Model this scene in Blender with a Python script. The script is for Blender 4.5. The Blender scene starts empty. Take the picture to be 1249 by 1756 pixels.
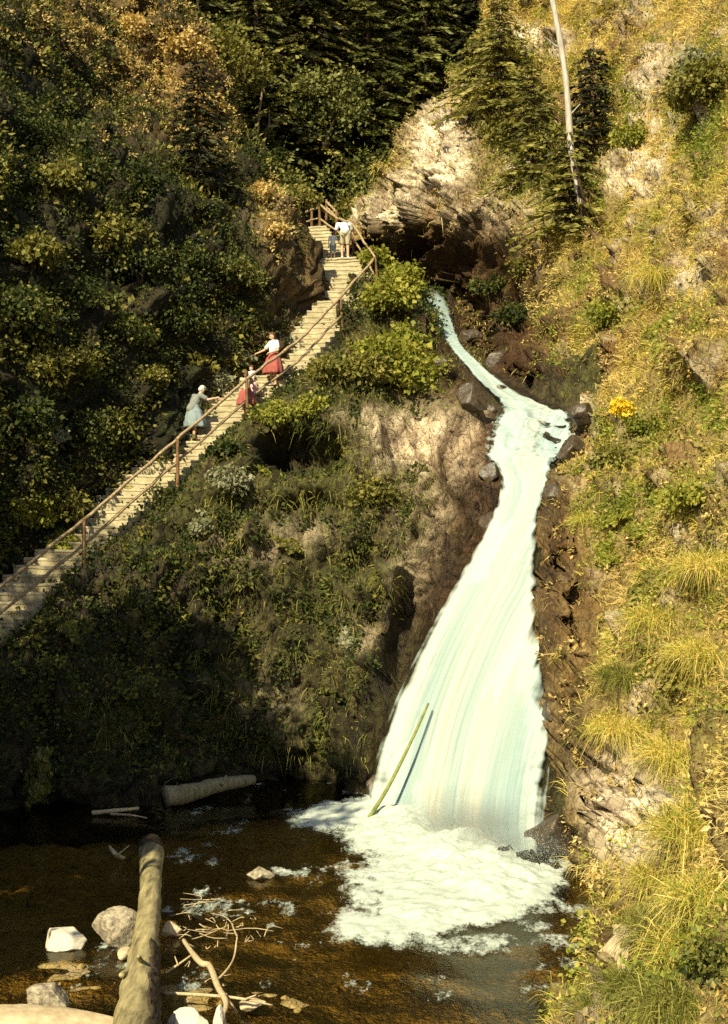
import bpy, bmesh, math, random
import numpy as np
from mathutils import Vector, Matrix
R = math.radians
rng = np.random.default_rng(7); random.seed(7)
S = bpy.context.scene; COL = S.collection
F = 2400.0; CX = 624.5; CY = 878.0; CH = 6.5          # the camera stands 6.5 m above the pool, level
def P(px, py, d): return np.array([(px-CX)/F*d, d, CH+(CY-py)/F*d])
def PW(px, py, z=0.0):                                # the point of a level surface
    d = (CH-z)*F/(py-CY); return P(px, py, d)
def proj(v):
    v = np.asarray(v); y = np.maximum(v[..., 1], .1)
    return CX+F*v[..., 0]/y, CY-F*(v[..., 2]-CH)/y
# ---------------------------------------------------------------- noise
_pt = np.random.default_rng(3).permutation(256); _pt = np.concatenate([_pt, _pt, _pt])
_g = np.random.default_rng(4).normal(size=(256, 3)); _g /= np.linalg.norm(_g, axis=1)[:, None]
def perlin(p):
    i = np.floor(p).astype(int); f = p-i; i &= 255
    u = f*f*f*(f*(f*6-15)+10); out = 0
    for dx in (0, 1):
        for dy in (0, 1):
            for dz in (0, 1):
                h = _pt[_pt[_pt[i[:, 0]+dx]+i[:, 1]+dy]+i[:, 2]+dz]
                n = (_g[h]*(f-np.array([dx, dy, dz]))).sum(1)
                w = (u[:, 0] if dx else 1-u[:, 0])*(u[:, 1] if dy else 1-u[:, 1])*(u[:, 2] if dz else 1-u[:, 2])
                out = out+n*w
    return out*1.5
def fbm(p, scale, octv=5, gain=.5, ridged=False, off=0):
    p = np.asarray(p)*scale+off+.37; a = 1; s = 0
    for _ in range(octv):
        n = perlin(p)
        s = s+a*((1-2*np.abs(n)) if ridged else n); a *= gain; p = p*2.03+11.7
    return s
def facets(p, scale, seed=0):
    """broken rock: every cell gets its own step and tilt; second result is 1 in the cracks"""
    q = np.asarray(p)*scale+.15*np.stack([fbm(p, scale*.9, 2, off=seed+k*7) for k in range(3)], 1); c = np.floor(q).astype(int)
    best = np.full(len(q), 9.); sec = best.copy(); val = np.zeros(len(q))
    for dx in (-1, 0, 1):
        for dy in (-1, 0, 1):
            for dz in (-1, 0, 1):
                cc = (c+np.array([dx, dy, dz])) & 255
                h = _pt[_pt[_pt[(cc[:, 0]+seed) & 255]+cc[:, 1]]+cc[:, 2]]; h2 = _pt[h+17]
                f = c+np.array([dx, dy, dz])+.5+.42*_g[h]; rel = q-f; d = (rel**2).sum(1)
                v = (h2/255.-.5)+1.1*(rel*_g[h2]).sum(1)
                nb = d < best; sec = np.where(nb, best, np.minimum(sec, d)); val = np.where(nb, v, val); best = np.where(nb, d, best)
    return val, np.clip(1-(np.sqrt(sec)-np.sqrt(best))*7, 0, 1)
def ell(px, py, L):
    m = np.zeros_like(px)
    for e in L:
        x, y, rx, ry = e[:4]; s = e[4] if len(e) > 4 else 1
        q = ((px-x)/rx)**2+((py-y)/ry)**2
        m = np.maximum(m, s*np.exp(-q**1.5*.7))
    return m
# ---------------------------------------------------------------- objects
def tag(o, label=None, cat=None, group=None, kind=None):
    if label: o['label'] = label
    if cat: o['category'] = cat
    if group: o['group'] = group
    if kind: o['kind'] = kind
    return o
def empty(name, loc, rz=0, label=None, cat=None, group=None):
    o = bpy.data.objects.new(name, None); COL.objects.link(o); o.location = [float(c) for c in loc]; o.rotation_euler.z = rz
    o.empty_display_size = .2
    return tag(o, label, cat, group)
def meshobj(name, V, faces, mat, parent=None, attrs=None, uv=None, smooth=True):
    """faces: list of int arrays (M,3) / (M,4)"""
    V = np.asarray(V, np.float32); me = bpy.data.meshes.new(name)
    me.vertices.add(len(V)); me.vertices.foreach_set('co', V.ravel())
    faces = [np.asarray(f, np.int32) for f in (faces if isinstance(faces, (list, tuple)) else [faces]) if len(f)]
    nl = sum(f.size for f in faces); npoly = sum(len(f) for f in faces)
    me.loops.add(nl); me.polygons.add(npoly)
    loops = np.concatenate([f.ravel() for f in faces])
    me.loops.foreach_set('vertex_index', loops)
    tot = np.concatenate([np.full(len(f), f.shape[1], np.int32) for f in faces])
    st = np.concatenate([[0], np.cumsum(tot)[:-1]]).astype(np.int32)
    me.polygons.foreach_set('loop_start', st); me.polygons.foreach_set('loop_total', tot)
    me.polygons.foreach_set('use_smooth', np.full(npoly, smooth))
    for k, a in (attrs or {}).items():
        at = me.attributes.new(k, 'FLOAT', 'POINT'); at.data.foreach_set('value', np.asarray(a, np.float32))
    if uv is not None:
        l = me.uv_layers.new(name='UVMap'); l.data.foreach_set('uv', np.asarray(uv, np.float32)[loops].ravel())
    me.update(calc_edges=True); me.validate()
    if mat: me.materials.append(mat)
    o = bpy.data.objects.new(name, me); COL.objects.link(o)
    if parent: o.parent = parent
    return o
def copy_tree(o, parent=None):
    c = o.copy(); COL.objects.link(c); c.parent = parent
    for ch in list(o.children): copy_tree(ch, c)
    return c
# ---------------------------------------------------------------- materials
class NT:
    def __init__(s, name):
        s.m = bpy.data.materials.new(name); s.m.use_nodes = True; s.t = s.m.node_tree; s.n = s.t.nodes; s.n.clear()
        s.out = s.new('ShaderNodeOutputMaterial')
    def new(s, ty, **kw):
        n = s.n.new(ty)
        for k, v in kw.items():
            if k in n.inputs: 
                s.set(n, k, v)
            else: setattr(n, k, v)
        return n
    def set(s, n, k, v):
        if isinstance(v, bpy.types.NodeSocket): s.t.links.new(v, n.inputs[k])
        else: n.inputs[k].default_value = v
    def pos(s): return s.new('ShaderNodeNewGeometry').outputs['Position']
    def obj(s): return s.new('ShaderNodeTexCoord').outputs['Object']
    def attr(s, k): return s.new('ShaderNodeAttribute', attribute_name=k).outputs['Fac']
    def noise(s, vec, scale, detail=6, rough=.6): return s.new('ShaderNodeTexNoise', Vector=vec, Scale=scale, Detail=detail, Roughness=rough).outputs['Fac']
    def scale(s, vec, v): return s.new('ShaderNodeMapping', Vector=vec, Scale=v).outputs[0]
    def ramp(s, fac, stops):
        n = s.new('ShaderNodeValToRGB', Fac=fac); e = n.color_ramp.elements
        while len(e) < len(stops): e.new(.5)
        for q, (p, c) in zip(e, stops):
            q.position = p; q.color = (c, c, c, 1) if isinstance(c, (int, float)) else (*c, 1)
        return n.outputs['Color']
    def math(s, op, a, b=0.0, clamp=False):
        n = s.new('ShaderNodeMath', operation=op, use_clamp=clamp); s.set(n, 0, a); s.set(n, 1, b); return n.outputs[0]
    def mix(s, f, a, b, mode='MIX'):
        n = s.new('ShaderNodeMix', data_type='RGBA', blend_type=mode)
        s.set(n, 0, f); s.set(n, 6, a if not isinstance(a, tuple) else (*a, 1)); s.set(n, 7, b if not isinstance(b, tuple) else (*b, 1)); return n.outputs[2]
    def bump(s, h, strength=.5, dist=.05): return s.new('ShaderNodeBump', Height=h, Strength=strength, Distance=dist).outputs[0]
    def prin(s, col, rough=.8, normal=None, spec=.3, **kw):
        n = s.new('ShaderNodeBsdfPrincipled'); s.set(n, 'Base Color', col if not isinstance(col, tuple) else (*col, 1)); s.set(n, 'Roughness', rough); s.set(n, 'Specular IOR Level', spec)
        if normal is not None: s.set(n, 'Normal', normal)
        for k, v in kw.items(): s.set(n, k, v)
        return n.outputs[0]
    def mixsh(s, f, a, b):
        n = s.new('ShaderNodeMixShader'); s.set(n, 0, f); s.set(n, 1, a); s.set(n, 2, b); return n.outputs[0]
    def done(s, sh): s.t.links.new(sh, s.out.inputs[0]); return s.m

def m_terrain(name, dark, mid, light, earth, moss, pale=(.56, .45, .31)):
    t = NT(name); p = t.pos()
    n1 = t.noise(p, .9, 8, .65); n2 = t.noise(p, 5, 8, .7); n3 = t.noise(p, 22, 4, .7)
    c = t.ramp(n2, [(.3, dark), (.5, mid), (.72, light)])
    cb = t.ramp(n3, [(.3, tuple(.8*x for x in pale)), (.55, pale), (.75, tuple(min(1, 1.2*x) for x in pale))])
    c = t.mix(t.math('MULTIPLY', t.attr('pale'), t.ramp(n2, [(.32, 0.), (.5, 1.)]), True), c, cb)
    c = t.mix(t.math('MULTIPLY', t.attr('earth'), t.ramp(n1, [(.35, .25), (.6, 1.)]), True), c, t.mix(n2, tuple(.55*x for x in earth), earth))
    c = t.mix(t.math('MULTIPLY', t.attr('moss'), t.ramp(n2, [(.38, 0.), (.58, 1.)]), True), c, t.mix(n3, tuple(.5*x for x in moss), moss))
    vo = t.new('ShaderNodeTexVoronoi', Vector=t.scale(p, (1.6, 1.6, 1)), Scale=1.6, feature='DISTANCE_TO_EDGE').outputs['Distance']
    h = t.math('ADD', t.math('MULTIPLY', n2, 1.), t.math('MULTIPLY', n3, .35))
    h = t.math('ADD', h, t.math('MULTIPLY', t.ramp(vo, [(0, 0.), (.12, 1.)]), .35))
    v2 = t.new('ShaderNodeTexVoronoi', Vector=t.mix(.25, t.scale(p, (1, 1, .7)), t.new('ShaderNodeTexNoise', Vector=p, Scale=3.).outputs['Color']), Scale=6.5, feature='DISTANCE_TO_EDGE').outputs['Distance']
    ck = t.ramp(v2, [(0, 0.), (.05, 1.)]); h = t.math('ADD', h, t.math('MULTIPLY', ck, .22)); c = t.mix(t.math('MULTIPLY', t.math('SUBTRACT', 1., ck), t.ramp(n1, [(.32, 0.), (.52, .8)])), c, t.mix(1., c, (.4, .34, .28), 'MULTIPLY'))
    c = t.mix(t.math('MULTIPLY', t.attr('crack'), .9), c, t.mix(1., c, (.30, .25, .2), 'MULTIPLY'))
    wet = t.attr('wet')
    c = t.mix(wet, c, t.mix(1., c, (.42, .36, .30), 'MULTIPLY'))  # darkens wet rock; on cliff and slope it also paints in shade
    rough = t.math('SUBTRACT', .9, t.math('MULTIPLY', wet, .5))
    return t.done(t.prin(c, rough, t.bump(h, .85, .12), .3))
def m_leaf(name, cols, transl=.3, scale=.5, rough=.6, spec=.25):
    t = NT(name); p = t.pos(); k = t.attr('tint')
    f = t.math('ADD', t.math('MULTIPLY', k, .55), t.math('MULTIPLY', t.noise(p, scale, 3), .55))
    n = len(cols)
    c = t.ramp(f, [(.22+.6*i/(n-1), cl) for i, cl in enumerate(cols)])
    tr = t.new('ShaderNodeBsdfTranslucent'); t.set(tr, 'Color', t.mix(1., c, (1., .95, .5), 'MULTIPLY'))
    return t.done(t.mixsh(transl, t.prin(c, rough, None, spec), tr.outputs[0]))
def m_plain(name, a, b, scale=6, rough=.8, bump=.3, dist=.02, stretch=None, spec=.3, detail=6):
    t = NT(name); p = t.obj()
    if stretch: p = t.scale(p, stretch)
    n = t.noise(p, scale, detail, .65)
    return t.done(t.prin(t.ramp(n, [(.3, a), (.7, b)]), rough, t.bump(n, bump, dist), spec))

M = {}
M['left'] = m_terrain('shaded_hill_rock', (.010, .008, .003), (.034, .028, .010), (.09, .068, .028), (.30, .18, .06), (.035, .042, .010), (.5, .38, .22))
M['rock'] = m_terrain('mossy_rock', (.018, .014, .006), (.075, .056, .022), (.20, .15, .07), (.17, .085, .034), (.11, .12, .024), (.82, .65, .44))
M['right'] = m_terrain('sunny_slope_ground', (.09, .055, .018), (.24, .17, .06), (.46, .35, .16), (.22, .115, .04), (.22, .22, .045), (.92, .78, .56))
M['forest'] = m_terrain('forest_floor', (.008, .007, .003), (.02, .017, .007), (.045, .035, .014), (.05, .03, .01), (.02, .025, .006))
M['bed'] = m_terrain('pool_bed_gravel', (.13, .085, .025), (.36, .25, .075), (.58, .43, .18), (.42, .28, .08), (.06, .05, .01))
M['straw'] = m_leaf('dry_grass', [(.13, .19, .025), (.38, .41, .055), (.72, .55, .11), (.88, .71, .27)], .38, .5)
M['green_grass'] = m_leaf('green_grass', [(.08, .10, .02), (.19, .20, .035), (.36, .32, .08)], .33, .6)
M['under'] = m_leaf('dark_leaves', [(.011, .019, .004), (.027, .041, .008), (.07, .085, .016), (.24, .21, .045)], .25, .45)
M['fresh'] = m_leaf('fresh_leaves', [(.09, .11, .018), (.25, .26, .035), (.46, .42, .075)], .38, .8)
M['olive'] = m_leaf('olive_leaves', [(.06, .065, .013), (.17, .16, .03), (.36, .31, .08)], .33, .8)
M['rust'] = m_leaf('rusty_leaves', [(.22, .14, .035), (.50, .34, .09), (.74, .56, .2)], .3, .6)
M['moss_leaf'] = m_leaf('small_slope_leaves', [(.08, .11, .018), (.24, .27, .04), (.50, .46, .09)], .35, .7)
M['warm'] = m_leaf('golden_leaves', [(.26, .18, .05), (.56, .40, .13), (.76, .58, .27)], .3, .6)
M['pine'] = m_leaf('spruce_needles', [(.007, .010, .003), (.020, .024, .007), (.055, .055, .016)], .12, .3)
M['pine_mid'] = m_leaf('spruce_needles_light', [(.028, .036, .008), (.10, .11, .025), (.26, .25, .065)], .15, .25)  # lighter copy of the needles, painting sun onto some forest trees
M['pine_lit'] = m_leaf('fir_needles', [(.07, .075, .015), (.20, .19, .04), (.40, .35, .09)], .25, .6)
M['broom'] = m_leaf('yellow_blossom', [(.62, .42, .01), (.78, .55, .02), (.85, .66, .08)], .3, 1)
M['grey_leaf'] = m_leaf('pale_grey_leaves', [(.14, .14, .07), (.26, .26, .15), (.42, .40, .25)], .3, 1)
M['bark'] = m_plain('dark_bark', (.02, .014, .008), (.09, .06, .032), 9, .9, .6, .03, (3, 3, .6))
M['pale_trunk'] = m_plain('bleached_trunk', (.24, .21, .16), (.54, .49, .41), 5, .7, .4, .02, (3, 3, .35))
M['log'] = m_plain('stripped_log', (.05, .04, .016), (.52, .43, .21), 2.0, .8, .7, .03, (3.5, .6, 3.5), .3, 10)
M['old_log'] = m_plain('weathered_log', (.10, .085, .045), (.33, .28, .16), 5, .85, .6, .03, (3, 3, .4))
M['stick'] = m_plain('bare_stick', (.30, .22, .11), (.60, .48, .29), 8, .7, .4, .01, (4, 4, .5))
M['mossy_pole'] = m_plain('mossy_pole', (.10, .12, .03), (.26, .27, .07), 6, .8, .4, .01)
M['rail'] = m_plain('rail_wood', (.14, .085, .04), (.50, .37, .21), 5, .7, .4, .01, (3, 3, 1.))
M['post'] = m_plain('post_wood', (.08, .04, .018), (.26, .14, .065), 6, .8, .4, .01)
M['step'] = m_plain('step_stone', (.24, .195, .10), (.54, .47, .30), 3.5, .85, .5, .03, None, .3, 8)
M['white_stone'] = m_plain('white_stone', (.50, .45, .34), (.66, .60, .47), 4, .8, .4, .03)
M['grey_stone'] = m_plain('speckled_stone', (.05, .04, .025), (.56, .47, .32), 11, .85, .9, .05, None, .3, 9)
M['wet_stone'] = m_plain('wet_dark_stone', (.025, .018, .011), (.11, .08, .05), 6, .4, .8, .04, None, .5, 9)
M['tan_stone'] = m_plain('tan_stone', (.34, .25, .13), (.62, .50, .32), 5, .85, .6, .04, None, .3, 8)
M['skin'] = m_plain('skin', (.55, .33, .22), (.62, .38, .26), 20, .6, .05, .002)
M['white_hair'] = m_plain('white_hair', (.55, .52, .44), (.75, .72, .62), 40, .7, .5, .004)
M['brown_hair'] = m_plain('brown_hair', (.06, .03, .015), (.14, .07, .03), 40, .6, .5, .004)
M['white_cloth'] = m_plain('white_cloth', (.70, .70, .66), (.80, .80, .77), 9, .9, .3, .008)
M['blue_cloth'] = m_plain('blue_grey_cloth', (.16, .22, .24), (.27, .32, .31), 9, .9, .3, .008)
M['grey_cloth'] = m_plain('grey_cloth', (.16, .17, .15), (.25, .26, .23), 9, .9, .3, .008)
M['red_cloth'] = m_plain('red_cloth', (.27, .06, .05), (.37, .11, .09), 9, .9, .3, .008)
M['beige_cloth'] = m_plain('beige_cloth', (.42, .36, .22), (.52, .45, .29), 9, .9, .3, .008)
M['print_cloth'] = m_plain('red_white_print', (.62, .07, .06), (.78, .74, .68), 22, .9, .1, .005, None, .3, 1)
M['shoe'] = m_plain('shoe', (.05, .03, .02), (.09, .06, .04), 9, .6, .1, .005)
M['eye'] = m_plain('eye', (.03, .02, .015), (.05, .03, .02), 9, .3, .0, .001)
def m_water():
    t = NT('pool_water_surface'); p = t.pos()
    n = t.math('ADD', t.noise(t.scale(p, (1, .55, 1)), 3.2, 5, .6), t.math('MULTIPLY', t.noise(p, 13, 3), .3))
    nm = t.bump(n, .25, .05)
    tr = t.new('ShaderNodeBsdfTransparent', Color=(.90, .78, .48, 1)).outputs[0]
    gl = t.new('ShaderNodeBsdfGlossy', Color=(.62, .60, .50, 1), Roughness=.10); t.set(gl, 'Normal', nm)
    fr = t.new('ShaderNodeFresnel', IOR=1.33); t.set(fr, 'Normal', nm)
    return t.done(t.mixsh(fr.outputs[0], tr, gl.outputs[0]))
M['water'] = m_water()
def m_fall(name, thin):
    t = NT(name); uv = t.new('ShaderNodeUVMap').outputs[0]
    a = t.noise(t.scale(uv, (16, .6, 1)), 1, 4, .5); b = t.noise(t.scale(uv, (3.6, .22, 1)), 1, 2, .5); w = t.noise(t.scale(uv, (60, 2.2, 1)), 1, 3, .6)
    c = t.ramp(b, [(.32, (.38, .50, .49)), (.5, (.51, .60, .55)), (.66, (.70, .69, .57))])
    c = t.mix(t.math('MULTIPLY', t.ramp(a, [(.28, 1.), (.52, 0.)]), .12), c, (.36, .55, .46))
    po = t.pos(); n1 = t.noise(po, 2.4, 6, .62); n2 = t.noise(po, 7, 5, .65); bk = t.attr('broken')
    c = t.mix(t.math('MULTIPLY', bk, t.ramp(n1, [(.40, 1.), (.56, 0.)])), c, (.42, .53, .52))
    h = t.math('ADD', t.math('ADD', a, t.math('MULTIPLY', w, .5)), t.math('MULTIPLY', t.math('MULTIPLY', bk, n2), 6.))
    d = t.prin(c, .8, t.bump(h, .035, .05), .1)
    tl = t.new('ShaderNodeBsdfTranslucent'); t.set(tl, 'Color', c)
    s = t.mixsh(.25, d, tl.outputs[0])
    e = t.attr('edge')                      # 1 in the body of the stream, 0 where it thins out
    al = t.math('SUBTRACT', t.math('MULTIPLY', e, 2.2 if not thin else .75), t.math('MULTIPLY', t.ramp(a, [(.35, 1.), (.62, 0.)]), .75 if not thin else .7))
    al = t.math('SUBTRACT', al, t.math('MULTIPLY', t.math('MULTIPLY', bk, t.ramp(n2, [(.43, 1.), (.57, 0.)])), t.math('SUBTRACT', 2.3, t.math('MULTIPLY', e, 1.7))), True)
    return t.done(t.mixsh(al, t.new('ShaderNodeBsdfTransparent').outputs[0], s))
M['fall'] = m_fall('falling_water', False); M['veil'] = m_fall('water_veil', True)
def m_foam(name, lace):
    t = NT(name); p = t.pos(); n = t.noise(p, 6, 6, .7)
    c = t.ramp(n, [(.3, (.44, .54, .43)), (.5, (.64, .71, .62)), (.65, (.76, .77, .68))])
    tl = t.new('ShaderNodeBsdfTranslucent'); t.set(tl, 'Color', c)
    s = t.mixsh(.25, t.prin(c, .8, t.bump(n, .4, .05), .15), tl.outputs[0])
    if not lace: return t.done(s)
    n2 = t.math('ADD', t.math('MULTIPLY', t.noise(t.scale(p, (1, .45, 1)), 4.5, 8, .72), .9), t.math('MULTIPLY', t.noise(t.scale(p, (1, .5, 1)), 22, 4, .7), .5))
    al = t.math('MULTIPLY', t.math('SUBTRACT', t.math('ADD', t.attr('body'), n2), 1.), 5., True)
    return t.done(t.mixsh(al, t.new('ShaderNodeBsdfTransparent').outputs[0], s))
M['foam'] = m_foam('water_foam', True); M['spray'] = m_foam('water_drops', False)

# ---------------------------------------------------------------- terrain sheets
def cr(A, n):
    """Catmull-Rom along axis 0 of the control array A -> n samples"""
    k = len(A); t = np.linspace(0, k-1-1e-6, n); i = t.astype(int); f = (t-i)[:, None, None]
    g = lambda j: A[np.clip(j, 0, k-1)]
    p0, p1, p2, p3 = g(i-1), g(i), g(i+1), g(i+2)
    return .5*((2*p1)+(-p0+p2)*f+(2*p0-5*p1+4*p2-p3)*f**2+(-p0+3*p1-3*p2+p3)*f**3)
class Sheet:
    def __init__(s, ctrl, nu, nv):
        A = cr(np.asarray(ctrl, float), nu)
        s.G = cr(A.transpose(1, 0, 2), nv).transpose(1, 0, 2); s.nu, s.nv = nu, nv
        s.normals()
    def normals(s):
        du = np.gradient(s.G, axis=0); dv = np.gradient(s.G, axis=1)
        n = np.cross(du, dv); n /= np.linalg.norm(n, axis=2)[..., None]+1e-9
        to = np.array([0, 0, CH])-s.G
        if (n*to).sum() < 0: n = -n
        s.N = n
    def displace(s, amt, carve=()):
        px, py = proj(s.G); d = amt.reshape(s.nu, s.nv)
        s.G = s.G+s.N*d[..., None]
        if carve:
            for e in carve:
                m = ell(px, py, [(*e[:4], 1)])
                s.G = s.G+np.array([0, 1., 0])*(m*e[4])[..., None]
        s.normals()
    def flat(s): return s.G.reshape(-1, 3)
    def faces(s):
        i = np.arange(s.nu*s.nv).reshape(s.nu, s.nv)
        return np.stack([i[:-1, :-1], i[1:, :-1], i[1:, 1:], i[:-1, 1:]], -1).reshape(-1, 4)
    def pix(s): return proj(s.flat())
    def scatter(s, n, prob=None, margin=160):
        g = s.G; a = np.linalg.norm(np.cross(g[1:, :-1]-g[:-1, :-1], g[:-1, 1:]-g[:-1, :-1]), axis=2)
        px, py = proj(g[:-1, :-1]); a = a*((px > -margin) & (px < 1249+margin) & (py > -margin) & (py < 1756+margin))
        w = a.ravel()/a.sum(); k = rng.choice(len(w), n, p=w); i, j = k//(s.nv-1), k % (s.nv-1)
        u, v = rng.random((2, n)); u = u[:, None]; v = v[:, None]
        f = lambda q: q[i, j]*(1-u)*(1-v)+q[i+1, j]*u*(1-v)+q[i+1, j+1]*u*v+q[i, j+1]*(1-u)*v
        p = f(g); nn = f(s.N); nn /= np.linalg.norm(nn, axis=1)[:, None]
        if prob is not None:
            x, y = proj(p); keep = rng.random(n) < prob(x, y, p, nn); p, nn = p[keep], nn[keep]
        return p, nn
    def build(s, name, mat, attrs):
        o = meshobj(name, s.flat(), s.faces(), mat, None, attrs); return tag(o, kind='structure')
# stairway path: right hand edge, pixel and distance
ST = np.array([P(-150, 1215, 29.6), P(12, 1083, 33), P(180, 938, 36.2), P(416, 724, 41), P(525, 637, 43.8), P(640, 505, 47), P(634, 472, 48.3), P(614, 452, 49.2), P(600, 447, 50.2), P(556, 392, 54.2)])
def stair_at(z):
    zz = ST[:, 2]+np.arange(len(ST))*1e-5
    return np.array([np.interp(z, zz, ST[:, k]) for k in (0, 1)]+[z])
def onstair(px):                                          # edge point of the lower flight seen at a picture column
    q = np.linspace(ST[0, 2], P(640, 505, 47)[2], 400); pts = np.array([stair_at(z) for z in q]); x, _ = proj(pts)
    return pts[np.argmin(np.abs(x-px))]
SW = np.array([-1., .12, 0])*1.55                          # across the steps, to the wall side
# -- the wooded cliff left of the stairs
rows = []
base = [np.array([-15., 8, -1]), np.array([-13.5, 15, -.6]), np.array([-12.8, 22, -.3]), ST[0]+SW, ST[1]+SW, stair_at(6.8)+SW, stair_at(9.6)+SW, ST[5]+SW*1.05, ST[8]+SW*1.35, ST[9]+SW*1.45, np.array([-3.6, 58, 18.]), np.array([-5, 64, 19])]
ups = [[(-.6, 0, 4), (-2, 0, 9), (-4, 0, 14), (-7, 0, 19), (-12, 0, 25)]]*3 + \
      [[(-.6, 0, 3), (-1.6, .2, 7.5), (-3.3, .5, 13), (-5.5, .8, 18.5), (-10, 1, 25)]]*2 + \
      [[(-.4, .1, 2.4), (-1.4, .4, 6.0), (-3.6, .7, 10.6), (-6.6, 1, 15.5), (-11.5, 1, 23)], [(-.4, .1, 2.4), (-1.7, .4, 5.6), (-5.2, .7, 9.6), (-8.6, 1, 14), (-12.5, 1, 21)]] + \
      [[(-.8, .2, 2.2), (-4.0, 1.4, 5.0), (-6.8, 3., 8.5), (-9, 3.2, 12.5), (-12, 4, 20)]] + \
      [[(-.7, .3, 1.9), (-1.7, .5, 4.2), (-3.5, .6, 7.7), (-5.3, .6, 11.5), (-9.5, 1, 18)]] + \
      [[(-.4, .2, .8), (-1.5, .2, 2.6), (-3.0, .2, 5.3), (-4.3, .2, 8.0), (-8.5, .4, 15)]] + \
      [[(-2, 1, 1), (-4, 1, 3), (-6, 1, 5), (-8, 1, 8), (-11, 1, 14)]]*2
ctrl = []
for b, u in zip(base, ups):
    ctrl.append([b+np.array([.5, .3, -2.2]), b+np.array([.05, 0, -.25])]+[b+np.array(q) for q in u])
A = Sheet(ctrl, 330, 240)
v = A.flat(); px, py = A.pix()
dA = .55*fbm(v, .28, 5)+.30*fbm(v, .9, 4, ridged=True)-.2+.12*fbm(v, 2.4, 3)
dA *= np.clip((np.arange(240)/40.)[None, :].repeat(330, 0).ravel(), 0, 1)*(1-.8*ell(px, py, [(555, 420, 60, 60)]))
fv_, ckA = facets(v, .75, 3); f2, c2 = facets(v, 2.0, 9); dA += .38*fv_+.13*f2; ckA = np.maximum(ckA, c2*.6)
A.displace(dA, [(100, 170, 90, 60, 1.6), (265, 130, 26, 24, 1.2), (470, 520, 60, 60, .5)])
px, py = A.pix()
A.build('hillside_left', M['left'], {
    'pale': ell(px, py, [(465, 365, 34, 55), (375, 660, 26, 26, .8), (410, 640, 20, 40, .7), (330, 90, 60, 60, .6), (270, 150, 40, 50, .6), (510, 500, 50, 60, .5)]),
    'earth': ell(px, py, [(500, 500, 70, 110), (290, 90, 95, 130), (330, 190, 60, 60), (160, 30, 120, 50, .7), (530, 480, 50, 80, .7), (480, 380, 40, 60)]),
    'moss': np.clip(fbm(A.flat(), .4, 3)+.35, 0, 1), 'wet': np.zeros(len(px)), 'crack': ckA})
# course of the stream: left and right bank in rows
W = [(722, 498, 748, 494), (727, 514, 762, 509), (737, 532, 772, 527), (749, 552, 777, 547), (760, 574, 784, 569), (772, 594, 792, 589), (785, 612, 812, 609), (802, 632, 838, 636), (820, 655, 872, 662), (846, 680, 915, 686), (862, 702, 965, 702), (846, 722, 984, 722), (833, 748, 990, 746), (832, 774, 974, 770),
     (846, 798, 950, 794), (858, 824, 942, 824), (854, 856, 930, 852), (842, 888, 922, 888), (822, 926, 918, 924), (800, 966, 918, 962), (776, 1008, 924, 1006), (748, 1056, 922, 1050), (722, 1104, 924, 1100), (697, 1156, 930, 1154), (674, 1210, 938, 1210), (656, 1264, 942, 1264), (643, 1312, 943, 1318), (634, 1352, 938, 1366), (630, 1386, 930, 1420), (642, 1412, 924, 1478)]
_wy = np.array([(b[1]+b[3])/2 for b in W]); _w0 = np.array([b[0] for b in W]); _w1 = np.array([b[2] for b in W])
def in_stream(x, y, l=0, rr=0): return (y > 496) & (y < 1475) & (x > np.interp(y, _wy, _w0)-l) & (x < np.interp(y, _wy, _w1)+rr)
def bank_dist(x, y):                                       # picture distance outside the stream (0 within it)
    return np.where((y > 480) & (y < 1490), np.maximum(np.maximum(np.interp(y, _wy, _w0)-x, x-np.interp(y, _wy, _w1)), 0), 999)
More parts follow.
